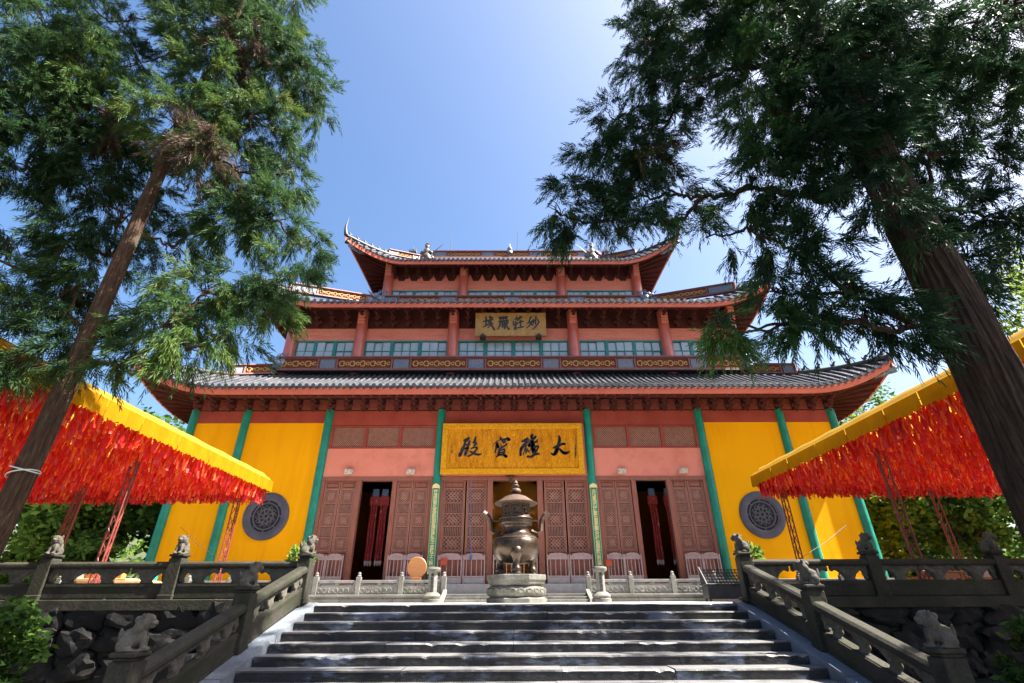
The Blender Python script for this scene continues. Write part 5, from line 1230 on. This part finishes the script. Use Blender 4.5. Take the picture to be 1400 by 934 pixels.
def limb_pts(a, b, sag, n=8):
    a = Vector(a); b = Vector(b); return [a.lerp(b, i/n)+Vector((0, 0, sag*math.sin(math.pi*i/n)))+Vector((random.uniform(-1, 1), random.uniform(-1, 1), random.uniform(-1, 1)))*(.05 if 0 < i < n else 0) for i in range(n+1)]
def cedar(label, x, y, r0, h, lean, clumps, bark, leaf, extra, dens=1.0, nl=.17, nw=.019):
    t = thing('cedar_tree', (x, y, GZ), label, 'tree')
    P = []; rr = []
    for i in range(15):
        f = i/14; z = GZ+h*f; P.append((x+lean[0]*f*h+.05*math.sin(i*1.3), y+lean[1]*f*h+.05*math.cos(i*1.7), z)); rr.append(r0*(1.35 if i == 0 else 1.08 if i == 1 else 1-.72*f))
    def at(z):
        f = max(0, min(1, (z-GZ)/h)); return Vector((x+lean[0]*f*h, y+lean[1]*f*h, z)), r0*(1-.72*f)
    # fluted trunk
    m = MB(); n = 150; vs = []; kk = 190
    for i in range(kk):
        f = i/(kk-1); z = GZ+h*f; c, r = at(z); r *= 1+.5*max(0, 1-f*14)**2
        for j in range(n):
            q = 2*math.pi*j/n; fl = 1+.045*math.sin(q*9+z*.35)+.03*math.sin(q*5+z*.7)+.075*abs(math.sin(q*11.5+.9*math.sin(z*1.1+2*math.sin(q*2))))*abs(math.sin(z*.9+q*7+math.sin(z*2.3)))**.4+.03*math.sin(q*37+3*math.sin(z*1.7+q*4)); vs.append((c.x+r*fl*math.cos(q)+.05*math.sin(z*.5), c.y+r*fl*math.sin(q), z))
    m.add(vs, [(i*n+j, i*n+(j+1) % n, (i+1)*n+(j+1) % n, (i+1)*n+j) for i in range(kk-1) for j in range(n)])
    ob('trunk', m.mesh('trunk', smooth=True), bark, t)
    VV, FF, TT = [], [], []; n0 = 0
    CL = []
    for (px, py, rx, ry, Y, tb, dn) in clumps:
        C = atY(px, py, Y) if not isinstance(px, tuple) else Vector(px)
        if isinstance(px, tuple): R3_ = np.array([rx, rx, ry])
        else:
            sx = (atY(px+rx, py, Y)-C).length; sz = (atY(px, py-ry, Y)-C).length*.8; R3_ = np.array([sx, (sx+sz)/2, max(sz, sx*.55)])
        if not isinstance(px, tuple) and tb <= .3 and (Y >= 9.2 or (px > 900 and Y >= 7)): dn *= .62
        CL.append([C, R3_, tb, dn, math.hypot(C.x-x, C.y-y), None, 1])
    CL.sort(key=lambda c: c[4])
    for i, c in enumerate(CL):      # every clump joins the nearest bough that lies closer to the trunk
        tz = max(2.2, c[0].z-.45*c[4]); best = (at(min(tz, GZ+h*.97))[0]-c[0]).length*1.25; par = None
        for j in range(i):
            if CL[j][4] < c[4]-.15:
                d = (CL[j][0]-c[0]).length
                if d < best: best = d; par = j
        c[5] = par
    for i in range(len(CL)-1, -1, -1):
        if CL[i][5] is not None: CL[CL[i][5]][6] += CL[i][6]
    for C, R3_, tb, dn, dist, par, wt in CL:
        if par is None:
            a, r = at(min(max(2.2, C.z-.45*dist), GZ+h*.97))
        else: a = CL[par][0]
        pts = limb_pts(a, C, -.05*(C-a).length if par is not None else .10*(C-a).length); k = len(pts); lr = .016+.013*wt**.55
        q = MB().tube(pts, [lr*(1-.45*i/(k-1)) for i in range(k)], 7)
        Cn = np.array(C); nt_ = max(4, int(6*(R3_[0]+R3_[2])))
        tw, _ = ell(Cn, R3_*.85, nt_)
        for e in tw: q.tube(limb_pts(pts[-2] if random.random() < .6 else pts[-3], e, .1, 4), [.016, .014, .011, .008, .004], 5)
        ob('limb', q.mesh('limb', smooth=True), bark, t)
        n = int(dn*dens*235*(R3_[0]*R3_[2]+.6*R3_[0]*R3_[1])); ns = max(3, n//9); S, ds = ell(Cn, R3_, ns, .2); ix = RNG.integers(0, ns, n)
        main = unit(ds*np.array([1, 1, .4])+RNG.normal(size=(ns, 3))*.4+np.array([0, 0, -.45])); A = S[ix]+RNG.normal(size=(n, 3))*.05
        D = main[ix]+RNG.normal(size=(n, 3))*.42; D[:, 2] -= .12
        tj = RNG.normal(0, .12, ns)[ix]
        L = RNG.uniform(.28, .60, n); ti = np.clip(RNG.normal(tb, .05, n)+tj, 0, .88) if tb < .9 else np.clip(RNG.normal(.96, .03, n), .9, 1)
        V, Fq, T = tassels(A, D, L, ti, 24, nl, nw); VV.append(V); FF.append(Fq+n0); TT.append(T); n0 += len(V)
    me = npmesh('crown', np.concatenate(VV), np.concatenate(FF), np.concatenate(TT)); ob('crown', me, leaf, t)
    return t
LY = 8.5
LC = [ # px, py, rx, ry, distance, tint, density
 (350, 55, 55, 40, 9.0, .45, 1), (405, 95, 45, 38, 9.2, .4, 1), (300, 120, 60, 42, 8.6, .5, 1.1), (250, 70, 52, 42, 9.5, .25, .8), (320, 15, 55, 30, 9.5, .35, 1), (425, 130, 32, 26, 9.4, .35, 1), (330, 70, 30, 26, 8.3, .96, .9), (385, 35, 35, 25, 9.3, .4, .8),
 (240, 165, 58, 42, 8.0, .62, 1.1), (350, 165, 52, 40, 8.8, .6, 1.1), (390, 190, 36, 34, 9.2, .35, .9), (285, 205, 45, 36, 7.8, .97, .8), (330, 235, 52, 40, 8.5, .4, 1), (395, 240, 34, 36, 9.2, .4, .9), (250, 240, 48, 36, 9.6, .2, .8),
 (380, 300, 44, 42, 9.0, .45, 1), (415, 340, 28, 34, 9.3, .5, .9), (330, 310, 50, 38, 8.8, .3, 1), (390, 380, 36, 40, 9.0, .55, 1), (365, 425, 34, 28, 8.8, .55, .9), (270, 310, 44, 40, 9.8, .2, .7), (235, 340, 40, 36, 9.6, .25, .7),
 (280, 400, 52, 36, 8.2, .62, 1.1), (330, 400, 44, 34, 8.6, .35, .9), (240, 435, 46, 32, 8.0, .55, 1), (300, 460, 44, 24, 8.0, .65, 1), (255, 480, 40, 22, 7.9, .6, .9), (190, 430, 40, 36, 8.8, .3, .8), (200, 480, 36, 26, 8.4, .4, .8), (160, 500, 28, 20, 8.5, .5, .7),
 (60, 40, 75, 55, 7.6, .35, 1), (110, 85, 55, 46, 7.8, .5, 1), (30, 120, 60, 50, 7.4, .3, 1), (110, 145, 55, 40, 8.2, .62, 1), (160, 150, 44, 36, 8.6, .55, .9), (170, 90, 40, 40, 9.4, .2, .7), (60, 190, 62, 42, 8.0, .12, 1), (130, 210, 58, 38, 8.6, .3, 1), (150, 175, 30, 20, 8.2, .97, .7), (190, 230, 44, 40, 9.5, .2, .7),
 (30, 235, 50, 34, 8.2, .12, .9), (110, 265, 55, 34, 8.9, .2, .9), (170, 290, 50, 36, 9.4, .2, .8), (100, 325, 60, 34, 8.8, .2, 1), (150, 350, 50, 34, 9.2, .3, .8), (20, 330, 40, 40, 9.6, .2, .5), (50, 375, 50, 34, 9.2, .2, .8), (110, 390, 50, 36, 9.0, .3, .9), (30, 430, 55, 34, 8.8, .4, .9), (90, 440, 44, 32, 8.6, .35, .8), (45, 480, 55, 26, 8.6, .5, .9), (110, 490, 40, 24, 8.5, .4, .7), (15, 500, 40, 24, 8.2, .45, .8),
 (150, 30, 40, 30, 9.8, .2, .5), (220, 20, 36, 24, 10, .25, .5), (60, -60, 90, 50, 7.8, .4, .6), (250, -60, 80, 50, 8.8, .4, .6), (380, -50, 60, 40, 9.2, .4, .6), (-70, 120, 60, 60, 7.2, .4, .5), (-70, 320, 60, 60, 8.2, .4, .5), ((-8.5, 8.5, 15.), 2.2, 1.6, 0, .4, .5), ((-9, 8, 17.5), 1.6, 1.4, 0, .4, .5)]
fix = lambda c: c if not isinstance(c[0], tuple) else (c[0], 0, c[1], c[2], 0, c[4], c[5])
cedar('slender brown-trunked cedar with a rope round it in front of the signboard-side canopy', -8.62, LY, .188, 21, (.004, 0), [fix(c) for c in LC], 'bark', 'needles', None)
RC = [
 (900, 15, 50, 32, 8.0, .3, 1), (880, 60, 36, 28, 8.0, .35, 1), (940, 55, 50, 38, 7.6, .25, 1.1), (895, 105, 36, 26, 8.0, .3, .9), (930, 110, 44, 34, 7.6, .22, 1), (990, 30, 55, 38, 7.0, .45, 1.1), (1050, 20, 60, 40, 6.6, .55, 1.1), (1000, 95, 44, 40, 7.2, .25, 1),
 (835, 160, 30, 20, 8.2, .3, 1), (870, 175, 40, 28, 8.0, .25, 1), (915, 165, 40, 28, 7.8, .3, .9), (810, 205, 24, 24, 8.3, .3, .9), (845, 215, 36, 26, 8.1, .2, 1.1), (890, 225, 40, 28, 7.9, .97, .7), (885, 215, 40, 30, 8.0, .2, 1), (785, 255, 26, 22, 8.4, .3, 1), (825, 260, 36, 26, 8.2, .2, 1.1), (870, 270, 36, 26, 8.0, .2, 1), (758, 290, 20, 22, 8.5, .45, 1), (790, 300, 28, 20, 8.4, .2, 1.1), (830, 300, 28, 18, 8.2, .2, 1), (770, 320, 16, 13, 8.5, .35, .9), (880, 300, 28, 16, 8.0, .25, .9), (925, 265, 30, 26, 7.8, .3, .7), (935, 300, 26, 24, 7.8, .25, .8), (960, 270, 24, 30, 7.6, .3, .6), (965, 325, 26, 22, 7.8, .3, .7), (910, 305, 22, 16, 8, .3, .8),
 (1040, 90, 50, 44, 6.6, .5, 1.1), (1045, 160, 46, 40, 6.6, .5, 1.1), (1060, 215, 46, 36, 6.8, .4, 1), (1030, 255, 36, 34, 7.0, .3, .9), (1100, 60, 60, 46, 6.0, .3, 1.1), (1110, 140, 56, 46, 6.2, .25, 1.1), (1120, 210, 52, 40, 6.4, .2, 1.1), (1090, 265, 46, 36, 6.8, .25, 1), (1020, 310, 38, 34, 7.4, .25, .8), (1060, 330, 44, 36, 7.2, .3, .9), (1060, 400, 34, 30, 7.2, .4, .8), (1100, 340, 44, 36, 6.8, .3, .9), (1110, 400, 48, 34, 6.9, .3, 1), (1085, 442, 40, 24, 7.0, .55, 1.0), (1125, 440, 42, 24, 6.8, .4, .9), (1175, 440, 42, 26, 6.4, .25, .9), (1160, 400, 40, 34, 6.5, .2, .8), (1220, 455, 36, 24, 6.2, .2, .9), (1250, 440, 40, 36, 6.3, .15, .8), 
 (988, 455, 24, 24, 6.9, .72, 1.8), (982, 440, 18, 16, 6.8, .75, 1.5),
 (1170, 60, 56, 46, 5.8, .2, 1), (1180, 140, 52, 46, 6.0, .15, 1.1), (1190, 210, 46, 36, 6.2, .12, .9), (1240, 60, 56, 46, 6.2, .3, .9), (1250, 140, 54, 44, 6.6, .3, 1), (1270, 210, 46, 40, 6.8, .2, 1), (1130, 275, 40, 30, 7.0, .3, .6), (1310, 50, 54, 44, 6.4, .3, .7), (1320, 130, 48, 40, 6.8, .2, .6), (1330, 200, 40, 36, 7.0, .25, .6), (1270, 280, 46, 34, 7.0, .2, .9), (1330, 290, 50, 34, 7.0, .15, .9), (1380, 60, 44, 44, 6.2, .25, .5), (1385, 150, 36, 36, 6.6, .25, .4), (1385, 230, 36, 30, 6.8, .2, .5), (1330, 350, 40, 28, 7.0, .2, .7), (1385, 300, 40, 30, 6.8, .15, .8), (1290, 350, 36, 30, 6.9, .25, .7), (1320, 395, 44, 26, 6.8, .2, .8), (1380, 345, 30, 22, 6.9, .2, .5), (1250, 350, 30, 30, 7.0, .25, .5),
 (1215, 285, 36, 26, 5.9, .15, .9), (1190, 255, 36, 26, 5.9, .15, .9), (1260, 330, 26, 24, 6.0, .2, .7), (1085, 40, 50, 40, 10, .2, .8), (1130, 110, 50, 40, 10.5, .2, .8), (1180, 40, 50, 40, 11, .2, .8), (1190, 150, 50, 40, 11, .2, .8), (1240, 100, 50, 40, 10.5, .2, .8), (1290, 170, 50, 40, 10, .2, .7), (1060, 130, 40, 36, 9.5, .2, .8), (1110, 190, 40, 34, 9.5, .2, .7), (1250, 200, 40, 34, 9.5, .2, .7), (900, -50, 60, 40, 8, .3, .6), (1050, -60, 90, 50, 6.6, .4, .6), (1250, -60, 90, 50, 6.0, .4, .6), (1450, 100, 60, 70, 6.0, .4, .5), (1460, 280, 60, 60, 6.4, .4, .5), ((6.8, 6, 13.), 2.4, 1.6, 0, .4, .45), ((7, 7, 16.), 2.0, 1.4, 0, .4, .45), ((9.5, 5, 10.), 1.8, 1.4, 0, .4, .45)]  # the farthest clumps, hidden behind the crown, are added to shade the steps
cedar('massive dark-trunked cedar leaning over the candle-rack side of the stairs', 6.72, 6.5, .41, 24, (-.004, 0), [fix(c) for c in RC], 'barkdark', 'needles2', None, 1.1, .155, .020)
# rope on the slender cedar
m = MB()
for dz, tl in ((0, .06), (.07, -.05)):
    pts = [(-8.62+.012*3+.212*math.cos(q), LY+.212*math.sin(q), 2.02+dz+tl*math.cos(q)) for q in [2*math.pi*i/28 for i in range(29)]]; m.tube(pts, .012, 5, False)
tag(ob('rope', m.mesh('rope', smooth=True), 'rope', None), 'thin white rope wound twice round the slender cedar trunk', 'rope')

def broadleaf(name, label, x, y, z0, h, rx, tb, nleaf, ls=.2, group=None, cl=9, trunk=True, seed=0, cat='tree', leafm='leaves', low=.35, mb='bark2'):
    rs = np.random.default_rng(seed); t = thing(name, (x, y, z0), label, cat, group)
    m = MB(); c0 = Vector((x, y, z0)); V_ = []; T_ = []; cs = []
    for i in range(cl):
        a = 2.4*i+rs.uniform(-.4, .4); f = (i+.5)/cl; zz = z0+h*(low+(1-low)*f*.86); rr_ = rx*(1-.55*f*f)*rs.uniform(.35, .8) if i else 0
        cs.append((np.array([x+rr_*math.cos(a), y+rr_*math.sin(a), zz]), np.array([rx*.50, rx*.50, h*.15])*rs.uniform(.75, 1.2)))
    if trunk:
        tz = z0+h*(low+.25); m.tube([(x, y, z0-.1), (x+.1, y, z0+h*.2), (x-.05, y+.1, z0+h*.4), (x, y, tz)], [h*.026, h*.02, h*.016, h*.01], 9); ob('trunk', m.mesh('trunk', smooth=True), mb, t)
        for C, r in cs:
            a = Vector((x, y, min(tz, z0+max(h*.15, (C[2]-z0)*.65)))); q = MB().tube(limb_pts(a, C, .2, 5), [h*.009, h*.008, h*.007, h*.005, h*.004, h*.002], 6); ob('limb', q.mesh('limb', smooth=True), mb, t)
    A = []; TI = []
    for C, r in cs:
        k = max(10, int(nleaf/cl)); nsub = max(4, k//40); sc = C+unit(rs.normal(size=(nsub, 3)))*r*rs.uniform(.55, 1., (nsub, 1)); idx = rs.integers(0, nsub, k)
        A.append(sc[idx]+rs.normal(size=(k, 3))*r*.2); TI.append(np.clip(tb+rs.normal(0, .1, nsub)[idx]+rs.normal(0, .08, k), 0, 1))
    A = np.concatenate(A); TI = np.concatenate(TI); n = len(A)
    d = unit(rs.normal(size=(n, 3))*np.array([1, 1, .5])+np.array([0, 0, -.25])); sd = unit(np.cross(d, rs.normal(size=(n, 3)))); l = ls*rs.uniform(.6, 1.3, (n, 1))
    V = np.stack([A, A+d*l*.5+sd*l*.28, A+d*l, A+d*l*.5-sd*l*.28], 1).reshape(-1, 3)
    ob('crown' if cat == 'tree' else 'foliage', npmesh('crown', V, np.arange(len(V)).reshape(-1, 4), np.repeat(TI, 4)), leafm, t); return t
ORD = ['first', 'second', 'third', 'fourth', 'fifth', 'sixth', 'seventh', 'eighth', 'ninth', 'tenth', 'eleventh']
BG = 'broadleaf trees behind the canopies'
k = 0
for s in (-1, 1):
    spots = [(19.5, 30, 9.0, 3.4, .35), (22.5, 26, 7.0, 3.0, .5), (26.5, 33, 11, 4.4, .3), (23, 38, 13.5, 4.6, .35), (30, 27, 8.5, 3.8, .55), (31, 40, 15, 5.5, .3), (37, 31, 12, 5, .45), (27, 22, 6.2, 2.8, .6), (34, 22, 7.5, 3.4, .45), (41, 24, 12.5, 5, .4), (38, 45, 17, 6.5, .4)]
    for ii, (x, y, h, r, tb) in enumerate(sorted(spots)):
        k += 1; broadleaf('broadleaf_tree', '%s broadleaf tree outward from the hall corner, %s' % (ORD[ii], SIDE[s]), s*(x+random.uniform(-.6, .6)), y, -.1, h*random.uniform(.95, 1.08), r, tb+random.uniform(-.08, .12), 9000, .36 if y < 30 else .44, BG, 10, True, k)
    for i in range(9):
        k += 1; broadleaf('shrub', '%s dense shrub outward from the hall wall, %s' % (ORD[i], SIDE[s]), s*(19.2+2.3*i+random.uniform(-.5, .5)), 24+random.uniform(-1.5, 5), -.1, random.uniform(2.2, 3.6), random.uniform(1.4, 2.), random.uniform(.25, .7), 3600, .28, 'shrubs beyond the terrace', 7, False, 300+k, 'shrub', low=.1)
# tall sunny tree at the far end
broadleaf('broadleaf_tree', 'tall yellow-green tree rising behind the massive cedar trunk', 27.5, 20, -.1, 17, 4.6, .8, 9000, .3, None, 13, True, 777)
# dark shrubs at the foot of the retaining wall
for i, (x, y, h, r, lb) in enumerate(((-8.3, 9.2, 1.65, .7, 'dark leafy shrub at the foot of the slender cedar'), (8.75, 9.6, 1.5, .7, 'dark leafy shrub by the retaining wall near the massive cedar'), (-11.2, 10.6, 1.0, .8, 'low dark shrub against the retaining wall'))):
    broadleaf('shrub', lb, x, y, GZ, h, r, .15, 2200, .15, None, 6, False, 900+i, 'shrub', low=.15)
# pot plants beside the top posts
for s in (-1, 1):
    p = atY(412 if s < 0 else 1026, 760, 13.2); x = p.x
    pt = thing('potted_plant', (x, 13.2, 0), 'leafy plant in a dark pot behind the top lion post on '+SIDE[s], 'potted plant')
    ob('pot', sharp(MB().lathe([(.16, 0), (.24, .15), (.28, .55), (.31, .62), (.31, .72), (.26, .72), (.24, .6)], 24).mesh('pot'), 40), 'pot', pt, (x, 13.2, 0))
    n = 420; A, d = ell(np.array([x-.02*s, 13.2, 1.02]), np.array([.30, .3, .30]), n, .3); dd = unit(d+RNG.normal(size=(n, 3))*.6); sd_ = unit(np.cross(dd, RNG.normal(size=(n, 3)))); l = RNG.uniform(.07, .15, (n, 1))
    V = np.stack([A, A+dd*l*.5+sd_*l*.3, A+dd*l, A+dd*l*.5-sd_*l*.3], 1).reshape(-1, 3); ob('foliage', npmesh('foliage', V, np.arange(len(V)).reshape(-1, 4), np.repeat(RNG.uniform(.1, 1, n), 4)), 'lilyleaf', pt)
    m = MB()
    for i in range(9): a = random.uniform(0, 6.3); m.tube([(x, 13.2, .6), (x+.12*math.cos(a), 13.2+.12*math.sin(a), .85), (x+.26*math.cos(a), 13.2+.26*math.sin(a), 1.1)], [.014, .01, .004], 5)
    ob('stems', m.mesh('stems'), 'bark2', pt)

# wooded slope closing the view behind the trees
HX = [(-95, 15), (-60, 24), (-34, 52), (-18, 64), (18, 64), (34, 52), (60, 24), (95, 15)]
hm = MB(); rows = []
for k_ in range(7):
    f = k_/6; rows.append([(x*(1+.5*f), y+60*f, -1.6+12*f**.8+1.2*math.sin(i*1.7+k_)) for i, (x, y) in enumerate(HX)])
hm.grid(rows); tag(ob('hill', hm.mesh('hill', smooth=True), mat('hill_soil', [(.03, .035, .015), (.05, .06, .025)], .3, rough=.95), None), kind='structure')
rs = np.random.default_rng(5); n = 26000; seg = rs.integers(0, 7, n); u = rs.random(n); f = rs.random(n)**1.4*.5
hx = np.array(HX, float); px_ = hx[seg]*(1-u[:, None])+hx[seg+1]*u[:, None]
A = np.stack([px_[:, 0]*(1+.5*f), px_[:, 1]+60*f, -1.6+12*f**.8+5.5*rs.random(n)], 1); lump = np.sin(A[:, 0]*.5)*np.cos(A[:, 1]*.4)+np.sin(A[:, 0]*1.3+A[:, 2])
A[:, 2] += lump*.8; d = unit(rs.normal(size=(n, 3))); sd_ = unit(np.cross(d, rs.normal(size=(n, 3)))); l = rs.uniform(.5, 1.1, (n, 1))
V = np.stack([A, A+d*l*.5+sd_*l*.3, A+d*l, A+d*l*.5-sd_*l*.3], 1).reshape(-1, 3)
tag(ob('far_woodland', npmesh('far_woodland', V, np.arange(len(V)).reshape(-1, 4), np.repeat(np.clip(.35+.2*lump+rs.normal(0, .1, n), 0, 1), 4)), 'leaves', None), 'far green woodland covering the slope behind the temple', 'woodland', kind='stuff')
